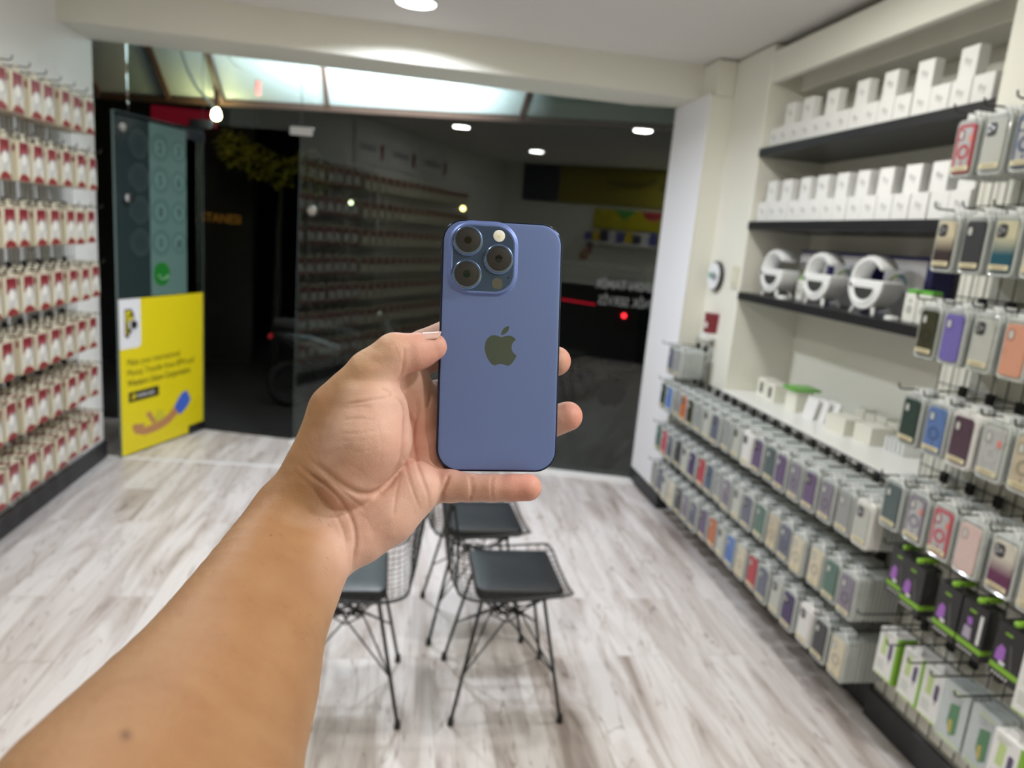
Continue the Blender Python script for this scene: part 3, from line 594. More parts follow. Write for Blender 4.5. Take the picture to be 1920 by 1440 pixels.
PAL = dict(red=(0.42, 0.045, 0.06), rose=(0.50, 0.10, 0.13), peach=(0.66, 0.32, 0.22), pink=(0.66, 0.50, 0.47), clear=(0.46, 0.47, 0.46), navy=(0.07, 0.10, 0.17), charcoal=(0.05, 0.05, 0.055),
  olive=(0.045, 0.045, 0.025), lavender=(0.17, 0.14, 0.42), silver=(0.48, 0.49, 0.45), dark_green=(0.03, 0.055, 0.05), blue=(0.11, 0.19, 0.42), plum=(0.085, 0.05, 0.075), beige=(0.52, 0.45, 0.33),
  teal_grey=(0.09, 0.125, 0.13), grey_lilac=(0.22, 0.20, 0.25), white=(0.72, 0.71, 0.70), cream=(0.62, 0.56, 0.43), green=(0.09, 0.17, 0.14), indigo=(0.06, 0.04, 0.12), slate=(0.13, 0.14, 0.19), purple=(0.13, 0.09, 0.18),
  orange=(0.48, 0.14, 0.05), grey=(0.30, 0.31, 0.31), cobalt=(0.10, 0.20, 0.50))
def case_mesh(colr, kind):
    key = (colr, kind)
    if key in CASEM: return CASEM[key]
    m = MB(); cw, ch, cy = 0.0685, 0.137, -0.083
    if kind == 'gradient':
        t, b = {'brown_gradient': ((0.60, 0.53, 0.38), (0.05, 0.035, 0.035)), 'teal_gradient': ((0.58, 0.55, 0.38), (0.02, 0.09, 0.13)), 'purple_gradient': ((0.62, 0.58, 0.50), (0.13, 0.03, 0.09))}[colr]
        body = grad_mat('case_'+colr, t, b, -0.105, -0.055)
    elif kind == 'clear_mag': body = mat('case_clear_body', (0.44, 0.44, 0.45), 0.25)
    else: body = mat('case_'+colr, PAL[colr], 0.32)
    acc = mat('case_'+colr+'_accent', tuple(c*0.62 for c in PAL.get(colr, (0.4, 0.4, 0.4))), 0.35)
    edge = mat('case_'+colr, PAL[colr], 0.32) if kind == 'clear_mag' else body
    m.prism(rrect(cw, ch, 0.010, 4, 0, cy), 0.0, 0.0050, frame=FX, mi=2, smooth=True)
    ei = 0.019 if kind == 'clear_mag' else 0.007
    m.prism(rrect(cw-ei, ch-ei, 0.008, 4, 0, cy), 0.0050, 0.0054, frame=FX, mi=0)
    kx = -0.014
    if kind in ('camera', 'gradient', 'white_camera'):
        m.prism(rrect(0.034, 0.036, 0.010, 4, kx+0.001, -0.041), 0.0054, 0.0066, frame=FX, mi=3)
        for (u, v) in ((-0.007, 0.007), (-0.007, -0.007), (0.007, 0.0)): m.lathe([(0.0062, 0.0066), (0.0062, 0.0078), (0.0045, 0.0080)], frame=(FX[0]+FX[1]*(kx+u)+FX[2]*(-0.040+v), *FX[1:]), n=12, mi=4)
    else:
        m.prism(rrect(0.023, 0.032, 0.0095, 4, kx-0.002, -0.043), 0.0054, 0.0062, frame=FX, mi=1); m.prism(rrect(0.014, 0.023, 0.0065, 4, kx-0.002, -0.043), 0.0062, 0.0064, frame=FX, mi=5)
    if kind in ('mag', 'clear_mag'):
        o_ = circ(0.0215, 24, 0.001, -0.092); i_ = circ(0.0125, 24, 0.001, -0.092); n = 24; P = lambda u, v, w: FX[0]+FX[1]*u+FX[2]*v+FX[3]*w
        mi = 2 if kind == 'clear_mag' else 1
        m.add([P(*a, 0.0054) for a in o_]+[P(*a, 0.0062) for a in o_]+[P(*a, 0.0062) for a in i_]+[P(*a, 0.0054) for a in i_],
              [(k*n+i, k*n+(i+1) % n, (k+1)*n+(i+1) % n, (k+1)*n+i) for k in range(3) for i in range(n)], mi)
        m.prism(rrect(0.006, 0.018, 0.0028, 3, 0.001, -0.127), 0.0054, 0.0060, frame=FX, mi=mi)
    if kind == 'clear_mag': m.prism(rrect(0.012, 0.019, 0.001, 1, 0.022, -0.055), 0.0054, 0.0062, frame=FX, mi=6)
    CASEM[key] = m.mesh('phone_case', [body, acc, edge, CAMG, LENSM, mat('opening_pale', (0.55, 0.56, 0.53), 0.3), mat('coral_sticker', (0.70, 0.22, 0.17), 0.4)])
    return CASEM[key]
NPK = [0]
def word(c): return c.replace('_', ' ')
def stack(y, zt, xf, colr, kind, where, group, n_ind, n_tot, white=False, rest=None, label_strip=True, xh=1.79):
    h = link_mesh('display_hook', HR, loc=(xh, y, zt+0.018)); link_mesh('hook_clip', HRc, h)
    tag(h, 'dark hook, %s' % where, 'hook', 'hooks on the right wall grids')
    desc = {'mag': '%s magnet ring case' % word(colr), 'clear_mag': 'clear case with %s ring' % word(colr), 'plain': 'plain %s case' % word(colr), 'camera': '%s case with camera rings' % word(colr), 'white_camera': 'white case with dark camera', 'gradient': '%s case' % word(colr)}[kind]
    for k in range(n_tot):
        x = xf+k*0.0172
        if k >= n_ind:
            if rest is not None: rest.append((x, y, zt))
            continue
        p = link_mesh('phone_case_package', SHW if white else SHM, loc=(x, y+rd.uniform(-0.0015, 0.0015), zt), rot=(rd.uniform(-0.008, 0.008), 0, rd.uniform(-0.012, 0.012)))
        if k == 0:
            link_mesh('phone_case', case_mesh(colr, kind), p)
            if label_strip: link_mesh('label_strip', LABM, p)
            tag(p, '%s in front, %s' % (desc, where), 'phone case package', group)
        else: tag(p, '%s clear pack on its hook, %s' % (ordn[k], where), 'phone case package', group)
        NPK[0] += 1
REST = []
near = {
 'tall rack top row': (2.063, 1.612, [('red', 'clear_mag'), ('silver', 'white_camera'), ('navy', 'clear_mag'), ('slate', 'plain')]),
 'tall rack second row': (1.787, 1.612, [('brown_gradient', 'gradient'), ('charcoal', 'plain'), ('teal_gradient', 'gradient'), ('cream', 'camera')]),
 'tall rack third row': (1.520, 1.612, [('olive', 'mag'), ('lavender', 'plain'), ('silver', 'camera'), ('peach', 'plain'), ('grey', 'plain')]),
 'tall rack fourth row': (1.240, 1.612, [('dark_green', 'plain'), ('blue', 'mag'), ('plum', 'plain'), ('clear', 'clear_mag'), ('beige', 'mag')]),
 'tall rack fifth row': (0.957, 1.612, [('teal_grey', 'plain'), ('grey_lilac', 'clear_mag'), ('rose', 'clear_mag'), ('pink', 'plain'), ('purple_gradient', 'gradient'), ('cream', 'mag')])}
side = ['nearest the niche', 'second from niche', 'third from niche', 'fourth from niche', 'fifth from niche', 'sixth from niche']
for nm, (zt, xf, cols) in near.items():
    for c_, (cl, kd) in enumerate(cols):
        y = 1.976-0.109*c_
        stack(y, zt, xf+rd.uniform(-0.004, 0.004), cl, kd, '%s, %s' % (nm, side[c_]), 'phone case packages on the tall rack', 4, 8, white=(cl == 'plum'), rest=REST, label_strip=(cl not in ('lavender', 'peach', 'pink')), xh=1.786)
far = {
 'low rack top row': (0.842, ['dark_green', 'cobalt', 'grey', 'orange', 'olive', 'grey', 'silver', 'slate', 'grey', 'silver', 'white', 'purple', 'teal_grey', 'purple', 'grey_lilac', 'purple', 'grey_lilac', 'grey', 'silver']),
 'low rack middle row': (0.578, ['green', 'rose', 'slate', 'charcoal', 'silver', 'indigo', 'red', 'navy', 'grey', 'grey_lilac', 'silver', 'slate', 'green', 'beige', 'slate', 'cream', 'cream', 'green', 'grey_lilac']),
 'low rack bottom row': (0.338, ['grey', 'slate', 'silver', 'cream', 'charcoal', 'grey_lilac', 'slate', 'purple', 'orange', 'silver', 'cobalt', 'cream', 'red', 'slate', 'silver', 'indigo', 'white', 'charcoal', 'cream'])}
for nm, (zt, cols) in far.items():
    for c_, cl in enumerate(cols):
        y = 4.016-0.1071*c_
        kd = {'cream': 'mag', 'beige': 'mag', 'white': 'white_camera', 'grey_lilac': 'mag', 'silver': 'camera', 'red': 'plain'}.get(cl, ['plain', 'plain', 'mag', 'camera'][c_ % 4])
        big = (cl == 'silver' and c_ == 18)
        stack(y, zt, 1.605+rd.uniform(-0.008, 0.008), cl, kd, '%s, %s from glass' % (nm, ordn[c_]), 'phone case packages on the low rack', 3, 10, white=(cl == 'white' or big), rest=REST, xh=1.800)
for c_, cl in enumerate(('slate', 'grey')):
    stack(4.03-0.11*c_, 1.055, 1.63, cl, 'plain', 'small upper rack, %s from glass' % ordn[c_], 'phone case packages on the small upper rack', 3, 8, rest=REST, xh=1.800)
m = MB()
for (x, y, z) in REST:
    o = len(m.v); m.prism(rrect(PW, PH, 0.014, 2, 0, -PH/2), -PT, 0, frame=(Vector((x, y, z)), *FX[1:]), mi=0, smooth=True)
    m.prism(rrect(PW+0.004, PH+0.004, 0.015, 2, 0, -PH/2), -PT*0.62, -PT*0.50, frame=(Vector((x, y, z)), *FX[1:]), mi=1, smooth=True)
tag(m.build('phone_case_packages', [SHELL, RIM]), 'clear packs hanging deepest on the hooks of the right wall racks', 'phone case package', 'phone case packages deep on their hooks', 'stuff')

# black boxes with green tabs, then white and green boxes, on the lower hooks of the tall rack
BLK = mat('black_carton', (0.018, 0.018, 0.019), 0.35, coat=0.2); GRN = mat('lime_print', (0.22, 0.45, 0.035), 0.4); PUR = mat('violet_print', (0.34, 0.13, 0.50), 0.4); WPR = mat('white_print', (0.75, 0.75, 0.75), 0.4)
def black_box_mesh(alt):
    m = MB(); W, H, T = 0.086, 0.150, 0.055
    m.prism([(-W/2, -H), (W/2, -H), (W/2, 0.0), (W/2-0.006, 0.004), (-W/2+0.006, 0.004), (-W/2, 0.0)], -T, 0, frame=FX, mi=0)
    m.prism([(-W/2, -0.128), (W/2, -0.128), (W/2, -0.113), (-W/2, -0.113)], 0, 0.0006, frame=FX, mi=1)
    m.box(0, T, -W/2-0.0006, -W/2, -0.128, -0.113, 1)
    for k in range(5): m.prism(circ(0.0032, 8, -0.030+k*0.011, -0.139), 0, 0.0006, frame=FX, mi=3)
    if alt:
        m.prism([(-0.020, -0.045), (-0.004, -0.040), (0.0, -0.060), (-0.014, -0.066)], 0, 0.0006, frame=FX, mi=2); m.prism([(-0.024, -0.070), (0.0, -0.070), (0.002, -0.105), (-0.026, -0.105)], 0, 0.0006, frame=FX, mi=4)
        m.prism([(0.022, -0.020), (0.032, -0.020), (0.032, -0.105), (0.022, -0.105)], 0, 0.0006, frame=FX, mi=3)
    else:
        m.prism([(-0.034, -0.100), (-0.030, -0.070), (-0.020, -0.055), (-0.006, -0.062), (-0.004, -0.092), (-0.016, -0.104)], 0, 0.0006, frame=FX, mi=2); m.prism(rrect(0.018, 0.010, 0.003, 2, -0.008, -0.104), 0.0006, 0.0012, frame=FX, mi=3)
        m.prism([(0.004, -0.045), (0.009, -0.045), (0.022, -0.108), (0.016, -0.108)], 0, 0.0006, frame=FX, mi=5)
    m.prism([(-0.016, -0.018), (0.006, -0.018), (0.006, -0.024), (-0.016, -0.024)], 0, 0.0006, frame=FX, mi=1)
    m.prism(rrect(0.03, 0.024, 0.004, 2, 0.012, 0.014), -0.010, -0.0085, frame=FX, mi=0)
    return m.mesh('black_carton', [BLK, GRN, PUR, WPR, mat('grey_violet_print', (0.40, 0.36, 0.46), 0.4), mat('dark_grey_print', (0.10, 0.09, 0.10), 0.35)])
BB, BB2 = black_box_mesh(False), black_box_mesh(True)
tab = MB(); tab.box(-0.03, 0.045, -0.008, 0.008, 0.012, 0.027, b=0.004); TABM = tab.mesh('green_hook_tab', GRN)
for k, (y, x, alt) in enumerate(((1.905, 1.625, 0), (1.81, 1.600, 0), (1.665, 1.60, 0), (1.572, 1.60, 1), (1.452, 1.60, 0))):
    b = link_mesh('charger_box', BB2 if alt else BB, loc=(x, y, 0.745)); link_mesh('hook_tab', TABM, b, loc=(0.02, -0.012, 0.0))
    tag(b, ['black box with violet picture and lime band, far end of its row', 'black box with violet picture and lime band, second from the niche', 'black box with violet picture and lime band, third from the niche', 'black box with upright white lettering and lime band', 'black box with violet picture beside the frame edge, right of the upright lettering', 'black box with lime band nearest the camera'][k], 'box', 'black boxes on the tall rack')
    h = link_mesh('display_hook', HR, loc=(1.786, y, 0.772)); link_mesh('hook_clip', HRc, h); tag(h, 'dark hook of the black boxes, %s from the niche' % ordn[k], 'hook', 'hooks on the right wall grids')
def green_box_mesh():
    m = MB(); W, H, T = 0.094, 0.168, 0.062
    m.box(0, T, -W/2, W/2, -H, 0, 0, b=0.001)
    m.box(-0.0004, T, -W/2-0.0008, -W/2, -H, 0, 1); m.prism([(W/2-0.012, -H), (W/2, -H), (W/2, 0), (W/2-0.012, 0)], 0, 0.0008, frame=FX, mi=1)
    m.prism(rrect(0.016, 0.052, 0.007, 3, 0.014, -0.068), 0, 0.0008, frame=FX, mi=2); m.prism(rrect(0.003, 0.016, 0.001, 1, 0.014, -0.100), 0, 0.0008, frame=FX, mi=2)
    m.prism([(-0.026, -0.028), (-0.004, -0.028), (-0.006, -0.090), (-0.028, -0.090)], 0, 0.0006, frame=FX, mi=3)
    for k in range(3): m.prism([(-0.034, -0.012-0.006*k), (0.008-0.008*k, -0.012-0.006*k), (0.008-0.008*k, -0.015-0.006*k), (-0.034, -0.015-0.006*k)], 0, 0.0006, frame=FX, mi=4)
    for k in range(4): m.prism([(-0.036, -0.112-0.009*k), (-0.006+0.006*(k % 2), -0.112-0.009*k), (-0.006+0.006*(k % 2), -0.116-0.009*k), (-0.036, -0.116-0.009*k)], 0, 0.0006, frame=FX, mi=4)
    m.prism([(-W/2, -H), (W/2-0.012, -H), (W/2-0.012, -H+0.008), (-W/2, -H+0.004)], 0, 0.0006, frame=FX, mi=3)
    m.prism(rrect(0.03, 0.024, 0.004, 2, 0.0, 0.010), -0.010, -0.0085, frame=FX, mi=0)
    return m.mesh('white_green_carton', [WHITE, GRN, mat('dark_violet_print', (0.09, 0.07, 0.15), 0.35), mat('pale_lime_print', (0.52, 0.66, 0.28), 0.45), mat('grey_green_print', (0.50, 0.53, 0.46), 0.5)])
GB = green_box_mesh()
for k, y in enumerate((1.922, 1.805, 1.711)):
    b = link_mesh('earphone_box', GB, loc=(1.66, y, 0.452))
    tag(b, 'white box with lime side, %s in the low row of the tall rack' % ['far left', 'middle', 'right'][k], 'box', 'white and lime boxes on the tall rack')
for k, y in enumerate((1.96, 1.922, 1.864, 1.805, 1.711, 1.62, 1.53)):
    h = link_mesh('display_hook', HR, loc=(1.786, y, 0.478 if k in (1, 3, 4) else 0.495)); link_mesh('hook_clip', HRc, h); tag(h, 'dark hook low on the tall rack, %s from the niche' % ordn[k], 'hook', 'hooks on the right wall grids')
for k, (x, y, z) in enumerate(((1.60, 1.385, 0.475), (1.60, 1.36, 0.72))):
    b = link_mesh('earphone_box', GB, loc=(x, y, z)); tag(b, ['white box with lime side cut by the lower right corner of the photo', 'white box at the right edge of the photo beside the black boxes'][k], 'box', 'white and lime boxes on the tall rack')
# grey see-through packs with a green picture
CLR = mat('grey_clear_pack', (0.50, 0.55, 0.56), 0.25, spec=0.6, coat=0.4)
def clear_pack_mesh():
    m = MB(); m.prism(rrect(0.098, 0.185, 0.012, 4, 0, -0.0925), -0.014, 0, frame=FX, mi=0, smooth=True)
    m.prism([(-0.010, -0.060), (0.022, -0.050), (0.024, -0.140), (0.004, -0.155), (-0.012, -0.120)], 0, 0.0014, frame=FX, mi=1); m.prism([(-0.006, -0.110), (0.006, -0.104), (0.010, -0.148), (-0.002, -0.140)], 0.0014, 0.002, frame=FX, mi=2)
    for k in range(4): m.prism([(-0.022, -0.018-0.009*k), (0.026, -0.018-0.009*k), (0.026, -0.022-0.009*k), (-0.022, -0.022-0.009*k)], 0, 0.001, frame=FX, mi=3 if k else 4)
    m.prism([(-0.040, -0.178), (0.040, -0.178), (0.040, -0.173), (-0.040, -0.173)], 0, 0.001, frame=FX, mi=4)
    return m.mesh('clear_pack', [CLR, mat('green_picture', (0.10, 0.24, 0.13), 0.4), mat('ochre_picture', (0.50, 0.42, 0.10), 0.4), GREYP, MATS['pale_lime_print']])
CP = clear_pack_mesh()
for y, nm in ((1.608, 'left'), (1.500, 'right')):
    for k in range(4):
        b = link_mesh('screen_protector_pack', CP, loc=(1.640+0.022*k, y, 0.470))
        tag(b, ('grey see-through pack with green picture, %s of the two piles low on the tall rack' if k == 0 else ordn[k]+' grey see-through pack inward, %s of the two low piles') % nm, 'package', 'grey see-through packs on the tall rack')

# ================================================================== NICHE SHELVES
for k, (z, nm) in enumerate(((2.175, 'top'), (1.802, 'middle'), (1.428, 'bottom'))):
    m = MB(); m.box(1.825, 2.198, 2.122, 3.698, z-0.042, z, b=0.002); tag(m.build('wall_shelf', BLACK), 'black %s shelf of the niche in the right wall' % nm, 'shelf', 'black shelves of the right wall niche')
m = MB(); m.box(1.812, 2.198, 2.122, 3.698, 0.855, 0.882, b=0.002); tag(m.build('ledge', mat('white_laminate', (0.84, 0.84, 0.81), 0.3)), 'white ledge at the foot of the niche above the low rack', 'ledge')
ICON = mat('pale_grey_print', (0.52, 0.52, 0.52), 0.5)
def earbud_box_mesh(w, h, d):
    m = MB(); m.box(0, d, -w/2, w/2, 0, h, 0, b=0.0012)
    for (u, v, rr) in ((-0.010, h*0.60, 0.008), (0.008, h*0.52, 0.008)): m.prism(circ(rr, 10, u, v), 0, 0.0005, frame=FX, mi=1); m.prism([(u-0.002, v-0.018), (u+0.003, v-0.018), (u+0.004, v), (u-0.003, v)], 0, 0.0005, frame=FX, mi=1)
    return m.mesh('earbud_box', [WHITE, ICON])
EB, EB2 = earbud_box_mesh(0.0935, 0.100, 0.095), earbud_box_mesh(0.084, 0.105, 0.042)
for nm, z, ups, yL in (('top', 2.175, [3.52, 3.36, 3.16, 2.945, 2.765, 2.57, 2.36], 3.645), ('middle', 1.802, [3.585, 3.435, 3.27, 3.125, 2.975, 2.83, 2.685, 2.53, 2.39, 2.255], 3.645)):
    for k in range(15):
        y = yL-0.0985*k
        if y < 2.18: break
        b = link_mesh('earbud_box', EB, loc=(1.865+rd.uniform(0, 0.004), y, z)); tag(b, 'small white box, lower tier on the %s shelf, %s from the glass' % (nm, ordn[k]), 'box', 'small white boxes on the %s shelf' % nm)
    for k, y in enumerate(ups):
        b = link_mesh('earbud_box', EB2, loc=(1.872, y, z+0.1002), rot=(0, 0, R(rd.uniform(-3, 3)))); tag(b, 'small white box standing on the lower tier of the %s shelf, %s from the glass' % (nm, ordn[k]), 'box', 'small white boxes on the %s shelf' % nm)
# ring-shaped speakers
def ring_speaker(x, y, z, s, label, rz=0):
    t = empty('ring_speaker', (x, y, z), (0, 0, rz)); t.scale = (s, s, s); tag(t, label, 'speaker', 'white ring speakers on the bottom shelf')
    C0 = Vector((0, 0, 0.135)); U, V, W = Vector((0, -1, 0)), Vector((0, 0, 1)), Vector((-1, 0, 0)); r0, r1 = 0.118, 0.090
    def band(a0, a1, w0, w1, ro, ri, n, taper=False):
        m = MB(); vs = []; 
        for i in range(n+1):
            a = R(a0+(a1-a0)*i/n); k = 1.0
            if taper: k = 0.75+0.25*min(1, i/4)
            rm = (ro+ri)/2; hr = (ro-ri)/2*k; hw = (w1-w0)/2*(0.7+0.3*k); wc = (w0+w1)/2
            for j in range(10):
                b = 2*math.pi*j/10; cu, cw = math.copysign(abs(math.cos(b))**0.6, math.cos(b)), math.copysign(abs(math.sin(b))**0.6, math.sin(b))
                vs.append(C0+U*(math.cos(a)*(rm+hr*cu))+V*(math.sin(a)*(rm+hr*cu))+W*(wc+hw*cw))
        fs = [(i*10+j, i*10+(j+1) % 10, (i+1)*10+(j+1) % 10, (i+1)*10+j) for i in range(n) for j in range(10)]+[tuple(range(9, -1, -1)), tuple(n*10+j for j in range(10))]
        return m.add(vs, fs, 0, True)
    band(36, 190, -0.055, 0.034, r0, 0.088, 26, True).build('ring_arm', WHITEP, t)
    m = MB(); half = [(r0*math.cos(R(a)), r0*math.sin(R(a))) for a in range(180, 361, 10)]+[(r0, 0.012), (-r0, 0.012)]
    fr = (C0, U, V, W); m.prism(half, -0.065, 0.036, frame=fr, smooth=True)
    bw = m.build('bowl', WHITEP, t); md = bw.modifiers.new('b', 'BEVEL'); md.width = 0.008; md.segments = 3; md.limit_method = 'ANGLE'; md.angle_limit = R(50)
    m = MB(); m.prism([(0.066*math.cos(R(a)), -0.022+0.052*math.sin(R(a))) for a in range(180, 361, 15)], 0.036, 0.0375, frame=fr); m.build('speaker_slot', mat('speaker_mesh_dark', (0.035, 0.037, 0.037), 0.6), t)
    m = MB(); n = 14; P = lambda a, r, w: C0+U*(r*math.cos(a))+V*(-0.02+r*0.82*math.sin(a))+W*w
    m.tube([P(R(190+160*i/n), 0.084, 0.037) for i in range(n+1)], 0.0035, 6); m.build('trim_ring', WHITEP, t)
    for (u, w) in ((-0.07, 0.02), (0.07, 0.02), (-0.06, -0.055), (0.06, -0.055)):
        m = MB(); m.tube([C0+U*u*0.8+V*-0.085+W*w*0.8, C0+U*u*1.12+V*-0.135+W*w*1.25], [0.011, 0.007], 8); m.build('leg', WHITEP, t)
    m = MB(); m.lathe([(0.012, 0), (0.012, 0.006), (0.009, 0.008)], frame=(C0+U*-0.085+V*-0.012+W*0.036, U, V, W), n=14); m.build('button', CHROME, t)
    return t
ring_speaker(1.925, 3.50, 1.428, 0.95, 'white ring speaker with dark slot, leftmost of three in the row')
ring_speaker(1.925, 3.085, 1.428, 0.95, 'white ring speaker with dark slot in the middle of the row')
ring_speaker(1.925, 2.725, 1.428, 0.95, 'white ring speaker with dark slot right of the others in the row')
ring_speaker(2.06, 2.262, 1.428, 0.9, 'white ring speaker half hidden behind the phone cases')
NAVY = mat('navy_carton', (0.03, 0.03, 0.15), 0.4); OFFW = mat('off_white_print', (0.74, 0.73, 0.74), 0.4)
for k, (y0, y1) in enumerate(((3.24, 3.53), (2.93, 3.22), (2.56, 2.85))):
    m = MB(); m.box(2.06, 2.16, y0, y1, 1.429, 1.675, 0, b=0.002); b = m.build('speaker_carton', NAVY)
    X = Vector((2.06, 0, 0)); fr = (X, Vector((0, 1, 0)), Vector((0, 0, 1)), Vector((-1, 0, 0)))
    m = MB(); m.prism([(y0+0.035, 1.432), (y1-0.006, 1.432), (y1-0.006, 1.660), (y0+0.035, 1.660)], 0, 0.001, frame=fr); m.build('white_face', OFFW, b)
    m = MB(); c_ = Vector((2.0585, y0+0.19, 1.53))
    vs = [c_+Vector((0, -math.cos(R(a))*0.06, math.sin(R(a))*0.065)) for a in range(30, 230, 12)]; nn = len(vs)
    m.tube(vs[:nn//3+1], 0.006, 5, 0); m.tube(vs[nn//3:2*nn//3+1], 0.006, 5, 1); m.tube(vs[2*nn//3:], 0.006, 5, 2)
    m.build('rainbow_ring_print', [mat('teal_print', (0.12, 0.38, 0.42), 0.5), mat('yellow_green_print', (0.50, 0.58, 0.08), 0.5), mat('tan_print', (0.45, 0.33, 0.16), 0.5)], b)
    tag(b, ['navy and white speaker carton behind the leftmost ring speaker', 'navy and white speaker carton behind the middle ring speaker', 'navy and white speaker carton with a rainbow ring behind the green topped boxes'][k], 'box', 'speaker cartons on the bottom shelf')
def kit(x, y, z, h, label, w=0.066):
    m = MB(); m.box(0, 0.05, -w/2, w/2, 0, h, 0, b=0.003); b = m.build('charger_kit', mat('cream_plastic', (0.80, 0.80, 0.74), 0.35), loc=(x, y, z))
    m = MB(); m.box(0.002, 0.048, -w/2+0.002, w/2-0.002, h, h+0.016, 0, b=0.004); m.build('green_cap', mat('leaf_green_plastic', (0.14, 0.46, 0.06), 0.35), b)
    m = MB(); m.prism(circ(0.017, 14, 0, h*0.45), 0, 0.0006, frame=FX); m.prism(circ(0.010, 12, 0, h*0.75), 0, 0.0006, frame=FX); m.build('printed_figure', mat('grey_green_print2', (0.45, 0.47, 0.42), 0.5), b)
    return tag(b, label, 'box', 'green capped kits on the bottom shelf')
kit(1.90, 2.448, 1.428, 0.108, 'white kit with green cap, left of the pair by the phone cases'); kit(1.90, 2.376, 1.428, 0.108, 'white kit with green cap, right of the pair by the phone cases')
kit(1.96, 3.325, 1.428, 0.10, 'white kit with green cap between the left and middle ring speakers', 0.05)
for (x, y, nm) in ((1.875, 2.50, 'below the pair of green capped kits'), (1.885, 3.33, 'between the left and middle ring speakers')):
    m = MB(); m.lathe([(0.026, 0), (0.027, 0.006), (0.024, 0.014), (0.0, 0.017)], (x, y, 1.4285), 16); tag(m.build('charging_puck', WHITEP), 'small white round charger on the shelf %s' % nm, 'charger')
# things on the white ledge
def tiny_box(x, y, w, h, d, label, face=None, top=None, group='small boxes on the white ledge', col_=None):
    m = MB(); m.box(0, d, -w/2, w/2, 0, h, 0, b=0.0015); b = m.build('accessory_box', col_ or mat('warm_white_card', (0.80, 0.79, 0.70), 0.45), loc=(x, y, 0.8822))
    if face: m = MB(); m.prism(rrect(w*0.38, h*0.62, w*0.1, 3, 0, h*0.48), 0, 0.0006, frame=FX); m.build('printed_cup', mat('dark_cup_print', (0.06, 0.06, 0.05), 0.5), b)
    if top: m = MB(); m.prism([(-0.02, -w/2-0.01), (d+0.03, -w/2-0.012), (d+0.03, w/2+0.01), (-0.02, w/2+0.008)], h, h+0.013, 'z'); m.build('green_lid', MATS['leaf_green_plastic'], b)
    return tag(b, label, 'box', group)
tiny_box(1.985, 3.58, 0.085, 0.095, 0.085, 'cream box with a dark cup print, far left on the white ledge', face=True); tiny_box(1.965, 3.45, 0.085, 0.095, 0.085, 'cream box with a dark cup print, second on the white ledge', face=True)
tiny_box(1.975, 3.26, 0.10, 0.105, 0.09, 'white box with a green lid on the white ledge', top=True)
for k in range(3):
    t_ = tiny_box(1.975+0.028*k, 3.10-0.045*k, 0.09, 0.105, 0.012, 'thin white pack leaning on the ledge right of the green lid, %s of three' % ordn[k], col_=WHITE); t_.rotation_euler = (0, R(12), 0)
for k in range(5):
    tiny_box(1.955+0.002*k, 2.905-0.026*k, 0.0245, 0.075, 0.10, 'slim cream box, %s in the left row in the middle of the ledge' % ordn[k], group='slim cream boxes in the left row on the ledge')
for k in range(4):
    tiny_box(1.985+0.002*k, 2.735-0.026*k, 0.0245, 0.078, 0.11, 'slim cream box, %s in the right row toward the phone cases' % ordn[k], group='slim cream boxes in the right row on the ledge')
for k in range(4):
    tiny_box(2.105, 2.90-0.075*k, 0.068, 0.105-0.008*(k % 2), 0.07, 'cream box at the back of the ledge, %s from the glass' % ordn[k], group='cream boxes at the back of the ledge')
for k in range(5):
    tiny_box(2.02+0.004*k, 2.585-0.02*k, 0.010, 0.062, 0.09, 'narrow white blister on the ledge beside the phone cases, %s of five' % ordn[k], group='narrow white blisters on the ledge', col_=WHITEP)

# wall-mounted bits on the pilaster
t = empty('round_wall_sign', (1.83, 3.985, 1.49)); tag(t, 'round white sign with dark rim on the pilaster', 'sign'); bpy.context.view_layer.update()
fr = (Vector((0, 0, 0)), Vector((0, -1, 0)), Vector((0, 0, 1)), Vector((-1, 0, 0)))
m = MB(); m.lathe([(0.080, 0.0), (0.086, 0.006), (0.086, 0.024), (0.082, 0.028)], frame=fr, n=32); m.build('rim', mat('dark_rim', (0.03, 0.03, 0.03), 0.35), t)
m = MB(); m.lathe([(0.0, 0.026), (0.078, 0.0285), (0.077, 0.0325), (0.0, 0.034)], frame=fr, n=32); m.build('face', mat('cool_white_enamel', (0.80, 0.82, 0.86), 0.3), t)
for (s_, c_, u) in (('W', (0.06, 0.30, 0.14), -0.062), ('illy', (0.08, 0.10, 0.14), -0.008)):
    d_ = text_mesh('sign_lettering', s_, 0.058, (Vector((-0.0345, -u, -0.018)), Vector((0, -1, 0)), Vector((0, 0, 1)), Vector((-1, 0, 0))), mat('sign_ink_'+('a' if s_ == 'W' else 'b'), c_, 0.5), None, 0.001); d_.parent = t
t = empty('alarm_button', (1.83, 3.93, 1.195)); tag(t, 'red alarm box with a white foot on the pilaster', 'alarm button')
m = MB(); m.prism([(-0.030, -0.03), (0.030, -0.03), (0.040, 0.085), (-0.040, 0.085)], 0, 0.055, frame=fr); o = m.build('red_housing', mat('alarm_red', (0.20, 0.004, 0.012), 0.3, coat=0.3), t)
m = MB(); m.prism([(-0.036, -0.065), (0.036, -0.065), (0.040, -0.03), (-0.040, -0.03)], 0, 0.06, frame=fr); m.build('white_foot', WHITEP, t)
m = MB(); m.box(-0.0565, -0.055, -0.015, 0.018, 0.0, 0.03); m.build('white_label', WPR, t)
t = empty('light_switch', (1.83, 3.76, 1.50)); tag(t, 'cream light switch on the pilaster by the niche', 'switch')
m = MB(); m.prism(rrect(0.075, 0.12, 0.008, 3), 0, 0.009, frame=fr); m.build('plate', mat('cream_switch', (0.66, 0.65, 0.52), 0.35), t)
